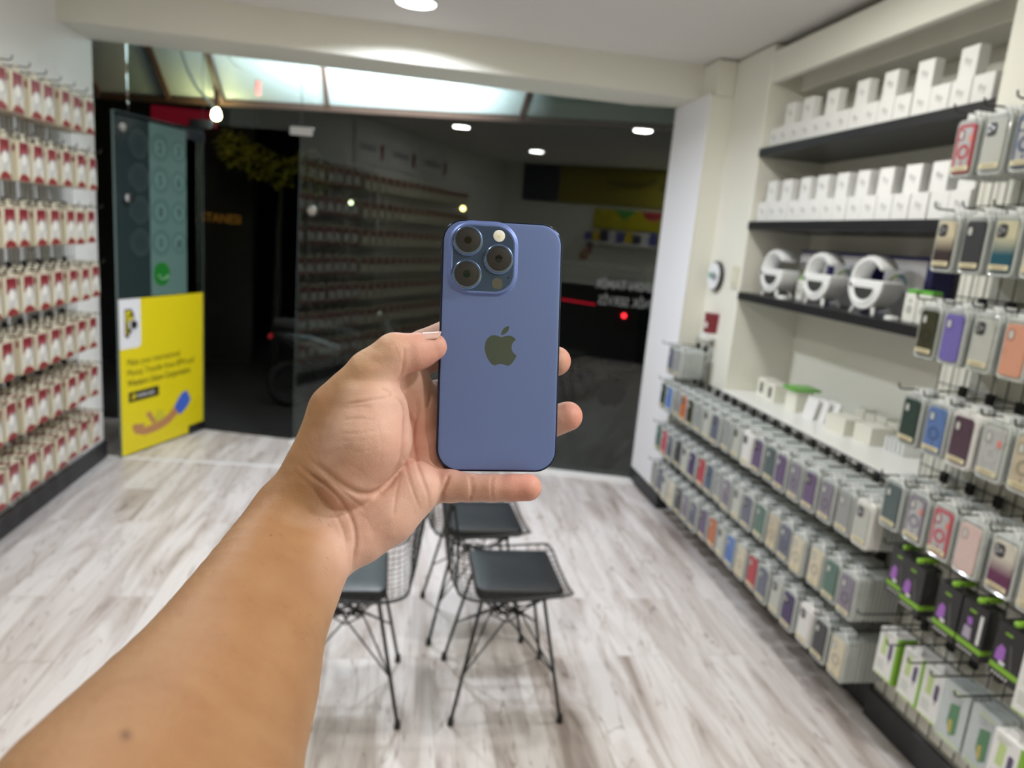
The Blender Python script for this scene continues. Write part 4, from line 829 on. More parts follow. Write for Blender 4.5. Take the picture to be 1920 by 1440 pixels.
m = MB(); m.prism(rrect(0.030, 0.06, 0.004, 3), 0.009, 0.014, frame=fr); m.build('rocker', mat('cream_rocker', (0.72, 0.71, 0.60), 0.3), t)

# ================================================================== CEILING LAMPS
for k, (x, y, c, p) in enumerate(LAMPS):
    t = empty('downlight', (x, y, CEIL)); tag(t, ['round ceiling downlight just in front of the beam', 'round ceiling downlight over the left rack, mirrored in the glass', 'round ceiling downlight over the low rack, mirrored in the glass', 'round ceiling downlight above the hand, left of it', 'added unseen ceiling downlight near the right pillar behind the camera', 'round ceiling downlight over the counter'][k], 'ceiling light', 'ceiling downlights')
    m = MB(); m.lathe([(0.106, 0.0), (0.108, -0.010), (0.098, -0.014), (0.094, -0.010), (0.094, 0.0)], n=32); m.build('trim_ring', WHITEP, t)
    m = MB(); m.lathe([(0.0, -0.0135), (0.093, -0.0125), (0.093, -0.006), (0.0, -0.006)], n=32); m.build('diffuser', mat('lamp_diffuser', (0.9, 0.9, 0.9), 0.5, emit=(1.0, 1.0, 0.95), es=9), t)

# ================================================================== CHAIRS
PADM = mat('black_leatherette', (0.016, 0.018, 0.022), 0.38, spec=0.5, bump=0.08, bscale=120)
CW = mat('black_chair_wire', (0.02, 0.021, 0.021), 0.35, 0.3)
def chair_proto():
    parts = []
    def prof(v):   # v 0 front edge .. 1 top of the back
        pts = [(0.195, 0.452), (0.14, 0.448), (0.0, 0.436), (-0.12, 0.432), (-0.19, 0.452), (-0.218, 0.50), (-0.235, 0.60), (-0.252, 0.72), (-0.268, 0.81)]
        s = v*(len(pts)-1); i = min(int(s), len(pts)-2); f = s-i
        g = lambda k: Vector(pts[max(0, min(len(pts)-1, k))])
        a, b, c, d = g(i-1), g(i), g(i+1), g(i+2)
        return 0.5*((2*b)+(c-a)*f+(2*a-5*b+4*c-d)*f*f+(3*b-3*c+d-a)*f**3)
    def S(u, v):
        q = prof(v); w = 0.195+0.012*math.sin(min(1, v/0.6)*math.pi)-0.05*max(0, v-0.75)/0.25
        lift = 0.030*abs(u)**3*(1 if v < 0.55 else 1-(v-0.55)/0.45); bk = -0.0
        cur = 0.035*abs(u)**2.5*max(0, min(1, (v-0.5)/0.3))
        # round the outer corners
        cor = max(0, abs(u)-0.75)/0.25
        xr = -0.018*cor**2 if v < 0.08 else 0
        zr = -0.045*cor**2 if v > 0.93 else 0
        return Vector((q.x+cur+xr, u*w, q.y+lift+zr))
    m = MB()
    for i in range(1, 12): u = -1+2*i/12; m.tube([S(u, k/28) for k in range(29)], 0.0017, 5)
    for k in range(1, 24): v = k/24; m.tube([S(-1+2*i/12, v) for i in range(13)], 0.0017, 5)
    parts.append(('wire_shell', m.mesh('wire_shell', CW)))
    m = MB(); rim = [S(-1+2*i/12, 0) for i in range(13)]+[S(1, k/28) for k in range(1, 28)]+[S(1-2*i/12, 1) for i in range(13)]+[S(-1, 1-k/28) for k in range(1, 28)]
    m.tube(rim, 0.0042, 7, closed=True); parts.append(('rim', m.mesh('rim', CW)))
    m = MB(); pw, pd = 0.158, 0.150; n = 12; vs = []; 
    for zz, k in ((0.0, 0.985), (0.006, 1.0), (0.022, 1.0), (0.031, 0.965), (0.035, 0.87), (0.036, 0.5)):
        for (x, y) in rrect(2*pd*k, 2*pw*k, 0.03*k, 4): 
            dip = -0.008*(1-((x/pd)**2+(y/pw)**2)/2)
            vs.append((x+0.018, y, 0.446+zz+dip*(1 if zz > 0.01 else 0)))
    nn = len(rrect(1, 1, 0.1, 4)); fs = [(i*nn+j, i*nn+(j+1) % nn, (i+1)*nn+(j+1) % nn, (i+1)*nn+j) for i in range(5) for j in range(nn)]+[tuple(range(nn-1, -1, -1)), tuple(5*nn+j for j in range(nn))]
    m.add(vs, fs, 0, True); parts.append(('seat_pad', m.mesh('seat_pad', PADM)))
    top = {}
    for sx in (-1, 1):
        for sy in (-1, 1):
            a = Vector((sx*0.105+0.0, sy*0.125, 0.428)); b = Vector((sx*0.188, sy*0.188, 0.012)); top[(sx, sy)] = (a, b)
            m = MB(); m.tube([a, b], 0.0062, 8); parts.append(('leg', m.mesh('leg', CW)))
            m = MB(); m.lathe([(0.011, 0.0), (0.012, 0.008), (0.0085, 0.03)], b-Vector((0, 0, 0.012)), 10); parts.append(('foot_cap', m.mesh('foot_cap', CLIP)))
    m = MB(); hub = [Vector((0.055, 0, 0.33)), Vector((0, 0.055, 0.33)), Vector((-0.055, 0, 0.33)), Vector((0, -0.055, 0.33))]
    for i in range(4): m.tube([hub[i], hub[(i+1) % 4]], 0.003, 6); m.tube([hub[i]-Vector((0, 0, 0.03)), hub[(i+1) % 4]-Vector((0, 0, 0.03))], 0.003, 6)
    for (sx, sy), (a, b) in top.items():
        p = a+(b-a)*0.62
        m.tube([p, Vector((sx*0.05, 0, 0.315)), Vector((sx*-0.03, -sy*0.04, 0.33))], 0.0032, 6); m.tube([p, Vector((0, sy*0.05, 0.315)), Vector((-sx*0.04, sy*-0.03, 0.33))], 0.0032, 6)
        m.tube([a, Vector((sx*0.03, sy*0.02, 0.31))], 0.0032, 6); m.tube([a, Vector((-sx*0.04, sy*0.06, 0.33)), Vector((-sx*0.10, sy*0.08, 0.425))], 0.0028, 6)
    parts.append(('cross_bracing', m.mesh('cross_bracing', CW)))
    m = MB()
    for sy in (-1, 1): m.tube([(-0.115, sy*0.125, 0.428), (0.115, sy*0.125, 0.428)], 0.005, 6)
    for sx in (-1, 1): m.tube([(sx*0.105, -0.125, 0.428), (sx*0.105, 0.125, 0.428)], 0.005, 6)
    parts.append(('under_frame', m.mesh('under_frame', CW)))
    return parts
CP_ = chair_proto()
for (x, y, rz, lab_) in ((0.437, 2.300, 0, 'black wire chair with pad, nearest and right of the three'), (0.375, 2.785, 2, 'black wire chair with pad, farthest one behind the nearest chair'), (-0.115, 2.290, 180, 'black wire chair with pad, left one half hidden behind the forearm')):
    t = empty('wire_chair', (x, y, 0), (0, 0, R(rz))); tag(t, lab_, 'chair', 'wire chairs in the middle of the shop')
    for nm, me in CP_: link_mesh(nm, me, t)

# ================================================================== BACK OF THE SHOP (seen mirrored in the glass)
BF = (Vector((0, -0.999, 0)), Vector((-1, 0, 0)), Vector((0, 0, 1)), Vector((0, 1, 0)))
m = MB(); m.box(-0.86, 1.75, -0.998, -0.96, 2.17, 2.69, b=0.003); s_ = m.build('yellow_banner', mat('olive_yellow_banner', (0.26, 0.22, 0.02), 0.5)); tag(s_, 'yellow banner over the counter, seen mirrored in the glass', 'banner')
d_ = text_mesh('banner_lettering', 'Para Transferi', 0.19, (Vector((0.95, -0.959, 2.42)), Vector((-1, 0, 0)), Vector((0, 0, 1)), Vector((0, 1, 0))), YD, None, 0.002); d_.parent = s_
m = MB(); m.box(-1.45, -0.88, -0.998, -0.96, 2.17, 2.69, b=0.003); tag(m.build('dark_panel', mat('slate_panel', (0.05, 0.05, 0.07), 0.4)), 'dark slate panel beside the yellow banner, seen mirrored', 'panel')
m = MB(); m.box(-0.30, 1.75, -0.998, -0.975, 1.84, 2.12, b=0.003); s_ = m.build('yellow_sign', mat('mid_yellow_sign', (0.50, 0.43, 0.01), 0.5)); tag(s_, 'yellow sign with green and red shapes under the banner, seen mirrored', 'sign')
m = MB(); m.prism([(0.35, 2.118), (-0.02, 2.118), (0.17, 1.98)], -0.975, -0.974, 'y', 0); m.build('green_shape', mat('sign_green', (0.08, 0.35, 0.06), 0.5), s_)
m = MB(); m.prism([(0.75, 2.118), (0.40, 2.118), (0.48, 2.0), (0.62, 1.98)], -0.975, -0.974, 'y', 0); m.build('red_shape', mat('sign_red', (0.45, 0.05, 0.06), 0.5), s_)
m = MB(); m.box(-0.45, 1.75, -0.998, -0.78, 1.62, 1.645, b=0.002); tag(m.build('back_shelf', WHITE), 'white shelf behind the counter, seen mirrored', 'shelf')
for k in range(12):
    x = -0.38+k*0.12; c_ = [(0.10, 0.12, 0.35), (0.7, 0.7, 0.72), (0.05, 0.05, 0.08), (0.6, 0.45, 0.05)][(k*7) % 4]
    m = MB(); m.box(x, x+0.10, -0.95, -0.86, 1.6452, 1.775+0.02*(k % 3), b=0.002); tag(m.build('boxed_phone', mat('back_box_%d' % ((k*7) % 4), c_, 0.4)), 'small box on the back shelf, seen mirrored, %s from the left wall' % ordn[k], 'box', 'boxes on the back shelf')
m = MB(); m.box(-0.55, 1.79, -0.9, -0.45, 0.0, 1.03, 0, b=0.003); s_ = m.build('counter', BLACK); tag(s_, 'black shop counter with white top behind the camera', 'counter')
m = MB(); m.box(-0.57, 1.80, -0.92, -0.43, 1.03, 1.06, 0, b=0.003); m.build('counter_top', WHITE, s_)
m = MB(); m.box(0.05, 0.5, -0.8, -0.6, 1.0602, 1.16, 0, b=0.005); tag(m.build('receipt_printer', mat('grey_plastic', (0.45, 0.45, 0.46), 0.4)), 'grey printer on the counter, seen mirrored', 'printer')

# ================================================================== PHONE
def cam_mm(x, y, z): return CAMP+(CR*x-CU*y+CF*z)*0.001          # x right, y down, z away, in millimetres
PRX = (CR*0.991-CU*0.028+CF*0.131).normalized(); PRZ = -(CR*-0.131+CU*0.008+CF*0.991); PRZ = (PRZ-PRX*PRZ.dot(PRX)).normalized(); PRY = PRZ.cross(PRX)
PO = CAMP+CR*-0.007+CU*0.022+CF*0.422
ph = empty('smartphone'); ph.matrix_world = Matrix(((PRX.x, PRY.x, PRZ.x, PO.x), (PRX.y, PRY.y, PRZ.y, PO.y), (PRX.z, PRY.z, PRZ.z, PO.z), (0, 0, 0, 1)))
tag(ph, 'blue smartphone with three rear cameras held upright in the hand', 'phone')
PB = mat('blue_matte_glass', (0.15, 0.21, 0.485), 0.44, 0.5, spec=0.4)
PE = mat('dark_blue_steel', (0.03, 0.04, 0.075), 0.14, 1.0)
PPL = mat('blue_camera_plate', (0.045, 0.075, 0.16), 0.30, 0.35, coat=0.15)
PRING = mat('blue_lens_ring', (0.16, 0.23, 0.46), 0.22, 0.9)
PLENS = mat('lens_glass', (0.036, 0.034, 0.035), 0.35, spec=0.2)
ML = 0.001
def prof_body(outs, n=10):
    """stack of rounded rectangles: (inset, z) in mm"""
    m = MB(); vs = []; k0 = len(rrect(1, 1, 0.1, n))
    for ins, z in outs:
        vs += [(x*ML, y*ML, z*ML) for x, y in rrect(71.5-2*ins, 147.5-2*ins, 13.0-ins*0.9, n)]
    L = len(outs); fs = [(i*k0+j, i*k0+(j+1) % k0, (i+1)*k0+(j+1) % k0, (i+1)*k0+j) for i in range(L-1) for j in range(k0)]+[tuple(range(k0-1, -1, -1)), tuple((L-1)*k0+j for j in range(k0))]
    return m.add(vs, fs, 0, True)
prof_body([(1.2, -7.85), (0.5, -7.7), (0.1, -7.2), (0, -6.6), (0, -1.25), (0.12, -0.6), (0.5, -0.18), (1.0, -0.1), (1.6, -0.25)]).build('frame', PE, ph)
prof_body([(1.5, -0.35), (1.15, -0.02), (1.5, 0.10), (2.2, 0.14), (6, 0.15)]).build('back_glass', PB, ph)
prof_body([(1.9, -7.95), (1.8, -7.8)]).build('screen', mat('black_screen', (0.005, 0.005, 0.006), 0.08), ph)
PX, PY = -11.6, 50.9
def plat(outs, n=10, w=39.0, h=41.5, r=12.5):
    m = MB(); vs = []; k0 = len(rrect(1, 1, 0.1, n))
    for ins, z in outs: vs += [(x*ML, y*ML, z*ML) for x, y in rrect(w-2*ins, h-2*ins, r-ins*0.9, n, PX, PY)]
    L = len(outs); fs = [(i*k0+j, i*k0+(j+1) % k0, (i+1)*k0+(j+1) % k0, (i+1)*k0+j) for i in range(L-1) for j in range(k0)]+[tuple(range(k0-1, -1, -1)), tuple((L-1)*k0+j for j in range(k0))]
    return m.add(vs, fs, 0, True)
plat([(-1.5, 0.05), (-1.0, 0.22), (-0.3, 0.6), (0.2, 1.25), (0.8, 1.55), (1.4, 1.5), (1.8, 1.3)]).build('camera_bump', PB, ph)
plate = plat([(1.7, 1.2), (1.75, 1.42), (6, 1.45)]).build('camera_plate', PPL, ph)
for (x, y) in ((-20.9, 60.9), (-2.6, 51.0), (-21.0, 41.2)):
    m = MB(); m.lathe([(8.9*ML, 1.3*ML), (8.8*ML, 1.6*ML), (8.25*ML, 1.75*ML), (8.2*ML, 3.3*ML), (7.9*ML, 3.6*ML), (7.2*ML, 3.65*ML), (6.95*ML, 3.3*ML)], (x*ML, y*ML, 0), 48)
    l = m.build('lens_ring', PRING, ph)
    m = MB(); m.lathe([(7.0*ML, 1.5*ML), (7.05*ML, 3.35*ML), (6.6*ML, 3.5*ML), (0.01*ML, 3.52*ML)], (x*ML, y*ML, 0), 48); m.build('lens', PLENS, l)
    m = MB(); m.lathe([(2.2*ML, 3.5*ML), (2.2*ML, 3.56*ML), (1.6*ML, 3.57*ML), (0.01*ML, 3.57*ML)], (x*ML, y*ML, 0), 20); m.build('pupil', mat('lens_pupil', (0.008, 0.008, 0.010), 0.05), l)
m = MB(); m.lathe([(3.5*ML, 1.3*ML), (3.45*ML, 1.75*ML), (2.9*ML, 1.95*ML), (0.01, 2.0*ML)][:3]+[(0.01*ML, 2.0*ML)], (-2.6*ML, 64.6*ML, 0), 32); m.build('flash', mat('flash_lens', (0.85, 0.84, 0.80), 0.25, spec=0.8, coat=0.8), ph)
m = MB(); m.lathe([(0.9*ML, 1.9*ML), (0.8*ML, 2.05*ML), (0.01*ML, 2.08*ML)], (-2.6*ML, 64.2*ML, 0), 16); m.build('flash_core', mat('flash_phosphor', (0.85, 0.72, 0.30), 0.4), ph)
m = MB(); m.lathe([(3.3*ML, 1.3*ML), (3.3*ML, 1.50*ML), (0.01*ML, 1.52*ML)], (-2.9*ML, 36.7*ML, 0), 32); m.build('depth_sensor', mat('sensor_smoke', (0.10, 0.095, 0.085), 0.2), ph)
m = MB(); m.lathe([(0.55*ML, 1.4*ML), (0.55*ML, 1.50*ML), (0.01*ML, 1.50*ML)], (3.3*ML, 40.4*ML, 0), 12); m.build('microphone_hole', mat('hole_black', (0.002, 0.002, 0.002), 0.8), ph)
m = MB(); af = (Vector((0, 0, 0)), Vector((1, 0, 0)), Vector((0, 1, 0)), Vector((0, 0, 1)))
for pl in apple_parts(16.6*ML, 0.4*ML, 0.6*ML): flat_poly(m, pl, 0.12*ML, 0.165*ML, af)
m.build('apple_mark', mat('mirror_blue_mark', (0.13, 0.165, 0.22), 0.30, 1.0), ph)
for (yc, L) in ((43, 9), (27, 11), (58, 5)):
    m = MB(); m.box(-36.2*ML, -35.6*ML, (yc-L/2)*ML, (yc+L/2)*ML, -5.2*ML, -2.6*ML, b=0.3*ML); m.build('side_button', PE, ph)
m = MB(); m.box(35.6*ML, 36.2*ML, 25*ML, 43*ML, -5.2*ML, -2.6*ML, b=0.3*ML); m.build('power_button', PE, ph)
for yc in (55, -55):
    for sx in (-1, 1): m = MB(); m.box(*sorted((sx*35.70*ML, sx*35.79*ML)), (yc-0.5)*ML, (yc+0.5)*ML, -7.0*ML, -0.7*ML); m.build('antenna_line', mat('antenna_grey', (0.12, 0.13, 0.16), 0.4), ph)

# ================================================================== HAND AND FOREARM
def P(px, py, d): return np.array([(px-960)/FPX*d, (py-720)/FPX*d, d])
def cone_sdf(Q, a, b, ra, rb):
    ba = b-a; L2 = float(ba@ba); t = np.clip(((Q-a)@ba)/L2, 0, 1)
    return np.linalg.norm(Q-a-t[:, None]*ba, axis=1)-(ra+(rb-ra)*t)
def smin(a, b, k):
    h = np.maximum(k-np.abs(a-b), 0)/k
    return np.minimum(a, b)-h*h*h*k/6.0
FORE = [((41.5, 1990.3, 150), (250.0, 2080.0, 160), 35.9, 36.0), ((161.4, 1625.9, 200), (351.5, 1719.8, 205), 37.6, 34.0), ((285.5, 1403.8, 258), (400.9, 1463.2, 262), 34.1, 31.4), ((379.3, 1243.1, 310), (474.1, 1292.1, 314), 28.5, 28.3), ((453.8, 1115.3, 350), (523.0, 1179.3, 352), 24.8, 23.4), ((496.5, 1023.7, 380), (579.1, 1069.9, 382), 19.8, 20.2), ((536.7, 960.0, 396), (605.7, 1024.0, 398), 18.0, 17.1)]
PALM = [
  [(542.6, 964.7, 396, 17.7), (595.1, 886.5, 402, 18.3), (638.4, 773.5, 404, 17.2), (662.4, 745.5, 404, 15.7)],
  [(618.4, 1027.3, 398, 17.3), (671.8, 999.2, 404, 17.0), (723.8, 964.1, 408, 17.3), (773.6, 917.4, 414, 16.1)],
  [(585.0, 960.0, 402, 17.0), (650.0, 900.0, 412, 16.0), (745.0, 694.0, 437, 14.0)],
  [(595.0, 980.0, 403, 17.0), (680.0, 900.0, 420, 14.5), (768.0, 768.0, 445, 13.5)],
  [(605.0, 1000.0, 403, 17.0), (690.0, 930.0, 418, 14.5), (790.0, 846.0, 443, 13.0)],
  [(611.8, 1014.7, 402, 17.0), (701.9, 967.1, 412, 15.1), (801.6, 910.1, 430, 12.2)],
  [(640.0, 860.0, 414, 12.0), (720.0, 780.0, 428, 12.0)],
  [(776.0, 722.0, 436, 11.0), (802.0, 775.0, 439, 12.5), (808.0, 840.0, 438, 14.0), (804.0, 898.0, 434, 13.0)],
]
THEN = [
  [(650.0, 884.0, 398, 21.0), (688.0, 822.0, 397, 24.0), (690.0, 776.0, 400, 22.5)],
]
FING = [
  [(745.0, 690.0, 437, 14.0), (797.3, 659.2, 443, 13.5), (853.1, 631.0, 448, 12.3), (930.0, 606.0, 451, 10.0), (985.0, 590.0, 450, 8.6)],
  [(768.0, 765.0, 445, 13.5), (815.0, 752.0, 447, 12.6), (865.0, 738.0, 448, 12.0), (955.0, 700.0, 449, 10.2), (1042.7, 677.2, 441, 9.1)],
  [(790.0, 846.0, 443, 13.0), (830.0, 846.0, 447, 12.6), (880.0, 840.0, 448, 12.0), (972.6, 812.5, 450, 11.0), (1064.5, 780.5, 444, 9.2)],
  [(799.6, 905.9, 430, 11.7), (844.4, 911.4, 419, 9.6), (879.7, 914.4, 415, 8.1), (924.0, 915.2, 413, 7.8), (959.2, 914.7, 412.5, 7.7), (990.0, 914.0, 412, 7.8)],
  [(662.4, 745.5, 404, 15.7), (699.3, 703.7, 402, 14.9), (741.2, 665.1, 401, 12.2), (775.0, 661.0, 403, 10.6), (791.0, 657.0, 405, 9.7), (812.0, 650.5, 407, 7.9)],
]
def spl(rows, n):
    """smooth curve through the rows (arrays), n pieces per span"""
    out = []
    for i in range(len(rows)-1):
        p0, p1, p2, p3 = rows[max(i-1, 0)], rows[i], rows[i+1], rows[min(i+2, len(rows)-1)]
        for k in range(n):
            t = k/n; out.append(0.5*((2*p1)+(p2-p0)*t+(2*p0-5*p1+4*p2-p3)*t*t+(3*p1-3*p2+p3-p0)*t**3))
    return out+[rows[-1]]
def chain_h(Q, rows):
    o = None
    for p, q in zip(rows[:-1], rows[1:]):
        s = cone_sdf(Q, p[:3], q[:3], p[3], q[3]); o = s if o is None else np.minimum(o, s)
    return o
def sdf(Q):
    ra = spl([np.append(P(*a), r1) for a, b, r1, r2 in FORE], 3); rb = spl([np.append(P(*b), r2) for a, b, r1, r2 in FORE], 3)
    d = smin(chain_h(Q, ra), chain_h(Q, rb), 22)
    def chain(c, k):
        o = None
        for p, q in zip(c[:-1], c[1:]):
            s = cone_sdf(Q, P(*p[:3]), P(*q[:3]), p[3], q[3]); o = s if o is None else smin(o, s, k)
        return o
    for c in PALM: d = smin(d, chain(c, 6), 10)
    for c in THEN: d = smin(d, chain(c, 6), 5)
    for i, c in enumerate(FING): d = smin(d, chain(c, 2.5), 4.0 if i != 4 else 5.0)
    return d
def surface_net(lo, hi, h):
    n = np.ceil((hi-lo)/h).astype(int)+1; n = ((n+7)//8)*8+1
    V = np.full(n, 50.0, np.float32); nb = (n-1)//8
    bi = np.stack(np.meshgrid(*[np.arange(k) for k in nb], indexing='ij'), -1).reshape(-1, 3)
    dc = sdf(lo+(bi*8+4)*h); V2 = np.repeat(np.repeat(np.repeat(dc.reshape(nb), 8, 0), 8, 1), 8, 2); V[:-1, :-1, :-1] = V2
    V[-1] = 50; V[:, -1] = 50; V[:, :, -1] = 50
    act = bi[np.abs(dc) < 8*h*0.9+3]
    loc = np.stack(np.meshgrid(*[np.arange(9)]*3, indexing='ij'), -1).reshape(-1, 3)
    for s in range(0, len(act), 600):
        I = (act[s:s+600, None, :]*8+loc[None]).reshape(-1, 3); V[I[:, 0], I[:, 1], I[:, 2]] = sdf(lo+I*h)
    V[0] = 50; V[:, 0] = 50; V[:, :, 0] = 50; V[-1] = 50; V[:, -1] = 50; V[:, :, -1] = 50
    S = V < 0; c = np.zeros(np.array(S.shape)-1, np.int8)
    for dx in (0, 1):
        for dy in (0, 1):
            for dz in (0, 1): c += S[dx:dx+c.shape[0], dy:dy+c.shape[1], dz:dz+c.shape[2]]
    I = np.argwhere((c > 0) & (c < 8)); acc = np.zeros((len(I), 3)); cnt = np.zeros(len(I))
    cor = [(x, y, z) for x in (0, 1) for y in (0, 1) for z in (0, 1)]
    val = {q: V[I[:, 0]+q[0], I[:, 1]+q[1], I[:, 2]+q[2]] for q in cor}
    for q in cor:
        for ax in range(3):
            if q[ax]: continue
            q2 = list(q); q2[ax] = 1; q2 = tuple(q2); a, b = val[q], val[q2]; m = (a < 0) != (b < 0)
            t = a[m]/(a[m]-b[m]); p = np.tile(np.array(q, float), (m.sum(), 1)); p[:, ax] = t; acc[m] += p; cnt[m] += 1
    verts = lo+(I+acc/cnt[:, None])*h
    sh = c.shape; flat = (I[:, 0]*sh[1]+I[:, 1])*sh[2]+I[:, 2]
    def look(J): return np.searchsorted(flat, (J[:, 0]*sh[1]+J[:, 1])*sh[2]+J[:, 2])
    faces = []
    for ax in range(3):
        sl0 = [slice(None)]*3; sl1 = [slice(None)]*3; sl0[ax] = slice(0, -1); sl1[ax] = slice(1, None)
        A, B = S[tuple(sl0)], S[tuple(sl1)]; E = np.argwhere(A != B); ins = A[E[:, 0], E[:, 1], E[:, 2]]
        u, w = (ax+1) % 3, (ax+2) % 3; eu = np.zeros(3, int); eu[u] = 1; ew = np.zeros(3, int); ew[w] = 1
        q = np.stack([look(E-eu-ew), look(E-ew), look(E), look(E-eu)], 1); q[~ins] = q[~ins][:, ::-1]; faces.append(q)
    return verts, np.concatenate(faces)
HV, HF = surface_net(np.array([-235.0, -60.0, 75.0]), np.array([60.0, 235.0, 470.0]), 1.0)
# relax the net a little
ed = np.concatenate([HF[:, [0, 1]], HF[:, [1, 2]], HF[:, [2, 3]], HF[:, [3, 0]]]); deg = np.bincount(ed.ravel(), minlength=len(HV)).astype(float)
def relax(V, f):
    s = np.zeros_like(V)
    for k in range(3): s[:, k] = np.bincount(ed[:, 0], V[ed[:, 1], k], len(V))+np.bincount(ed[:, 1], V[ed[:, 0], k], len(V))
    return V+(s/deg[:, None]-V)*f
for _ in range(3): HV = relax(HV, 0.55); HV = relax(HV, -0.5)
def normals(V):
    fn = np.cross(V[HF[:, 2]]-V[HF[:, 0]], V[HF[:, 3]]-V[HF[:, 1]]); n = np.zeros_like(V)
    for j in range(4):
        for k in range(3): n[:, k] += np.bincount(HF[:, j], fn[:, k], len(V))
    return n/np.maximum(np.linalg.norm(n, axis=1), 1e-9)[:, None]
HN = normals(HV)
g0 = sdf(HV[:200]+HN[:200]*2)-sdf(HV[:200])
if g0.mean() < 0: HN = -HN; HF = HF[:, ::-1]
# skin folds: pixel polylines, width mm, depth mm, pressed into the side that faces the viewer
FOLDS = [
 ([(757, 738), (762, 770), (761, 800), (757, 850), (742, 888), (722, 914), (700, 926), (672, 925), (640, 908), (610, 884), (592, 866)], 1.7, 1.5),
 ([(735, 742), (752, 752), (766, 775), (775, 800), (775, 830), (782, 865), (792, 895), (802, 925), (806, 958)], 1.1, 0.9),
 ([(781, 745), (783, 775), (776, 800), (772, 830)], 0.9, 0.6),
 ([(808, 712), (806, 745), (800, 768)], 0.9, 0.6),
 ([(757, 850), (765, 890), (776, 925), (790, 960)], 0.8, 0.45),
 ([(750, 890), (742, 930), (738, 970)], 0.8, 0.4),
 ([(842, 888), (836, 905), (830, 925), (829, 944)], 1.0, 1.3),
 ([(880, 890), (883, 905), (884, 925), (881, 945)], 0.8, 0.8), ([(886, 892), (888, 910), (887, 930)], 0.6, 0.4),
 ([(925, 889), (922, 905), (922, 925), (925, 943)], 0.7, 0.5),
 ([(556, 866), (585, 893), (612, 912), (640, 940), (660, 975), (667, 1010), (664, 1045), (660, 1072)], 1.1, 1.0),
 ([(548, 880), (575, 905), (600, 930), (628, 962), (645, 1000), (650, 1040)], 1.0, 0.5),
 ([(575, 855), (600, 880), (635, 915), (665, 940), (690, 960)], 0.8, 0.5),
 ([(650, 758), (680, 753), (705, 748), (728, 744)], 0.8, 0.6), ([(712, 728), (725, 731), (733, 737), (730, 746)], 0.9, 0.8),
 ([(640, 788), (670, 785), (705, 787)], 0.6, 0.25), ([(630, 812), (670, 812), (710, 806)], 0.6, 0.25), ([(655, 850), (690, 845), (715, 835)], 0.5, 0.2),
 ([(645, 765), (675, 762), (700, 766)], 0.45, 0.22), ([(640, 825), (668, 828), (700, 822)], 0.4, 0.2), ([(625, 845), (650, 842), (675, 846)], 0.4, 0.16), ([(650, 870), (672, 880), (690, 895)], 0.45, 0.16), ([(680, 800), (690, 840), (688, 880)], 0.45, 0.14), ([(705, 790), (715, 830), (712, 870)], 0.45, 0.14),
 ([(590, 800), (600, 830), (606, 860)], 0.6, 0.15), ([(575, 820), (590, 850), (600, 880)], 0.6, 0.18), ([(700, 960), (720, 945), (745, 940)], 0.6, 0.25), ([(690, 1000), (712, 985), (735, 982)], 0.5, 0.2), ([(668, 960), (690, 975), (700, 1000)], 0.5, 0.2),
 ([(757, 650), (757, 672), (753, 700), (742, 722)], 0.8, 0.55), ([(735, 640), (742, 655), (748, 672)], 0.5, 0.2),
 ([(668, 640), (700, 652), (730, 672)], 0.5, 0.12), ([(655, 655), (690, 668), (720, 690)], 0.5, 0.12),
]
px = 960+FPX*HV[:, 0]/HV[:, 2]; py = 720+FPX*HV[:, 1]/HV[:, 2]; face = (HN*(-HV/np.linalg.norm(HV, axis=1)[:, None])).sum(1)
wgt = np.clip(face*3, 0, 1); mmpx = HV[:, 2]/FPX; near_ = HV[:, 2] < 452
disp = np.zeros(len(HV)); foldw = np.zeros(len(HV))
def polyd(pl):
    best = np.full(len(HV), 1e9); L = [0]
    pts = [np.array(p, float) for p in pl]
    # smooth the polyline
    out = []
    for i in range(len(pts)-1):
        a, b, c, d = pts[max(i-1, 0)], pts[i], pts[i+1], pts[min(i+2, len(pts)-1)]
        for t in (0, .25, .5, .75): out.append(0.5*((2*b)+(c-a)*t+(2*a-5*b+4*c-d)*t*t+(3*b-3*c+d-a)*t**3))
    out.append(pts[-1]); n = len(out)-1; tt = np.zeros(len(HV))
    for i in range(n):
        a, b = out[i], out[i+1]; ba = b-a; t = np.clip(((px-a[0])*ba[0]+(py-a[1])*ba[1])/(ba@ba), 0, 1)
        dd = np.hypot(px-a[0]-t*ba[0], py-a[1]-t*ba[1]); m = dd < best; best[m] = dd[m]; tt[m] = (i+t[m])/n
    return best, tt
for pl, w, dp in FOLDS:
    dd, tt = polyd(pl); dd = dd*mmpx; tap = np.clip(np.minimum(tt, 1-tt)*6, 0, 1)
    g = np.exp(-(dd/w)**2); disp += wgt*g*dp*tap; foldw = np.maximum(foldw, wgt*np.exp(-(dd/(w*0.8))**2)*min(1, dp)*tap)
# fine wrinkles of the palm and knuckle
rs = np.random.RandomState(4)
wr = np.zeros(len(HV))
for k in range(26):
    th = rs.uniform(0, np.pi); fx = rs.uniform(0.25, 0.9); wr += np.sin((px*np.cos(th)+py*np.sin(th))*0.32*fx+rs.uniform(0, 6.28))
disp += wgt*0.014*wr
HV2 = HV-HN*disp[:, None]
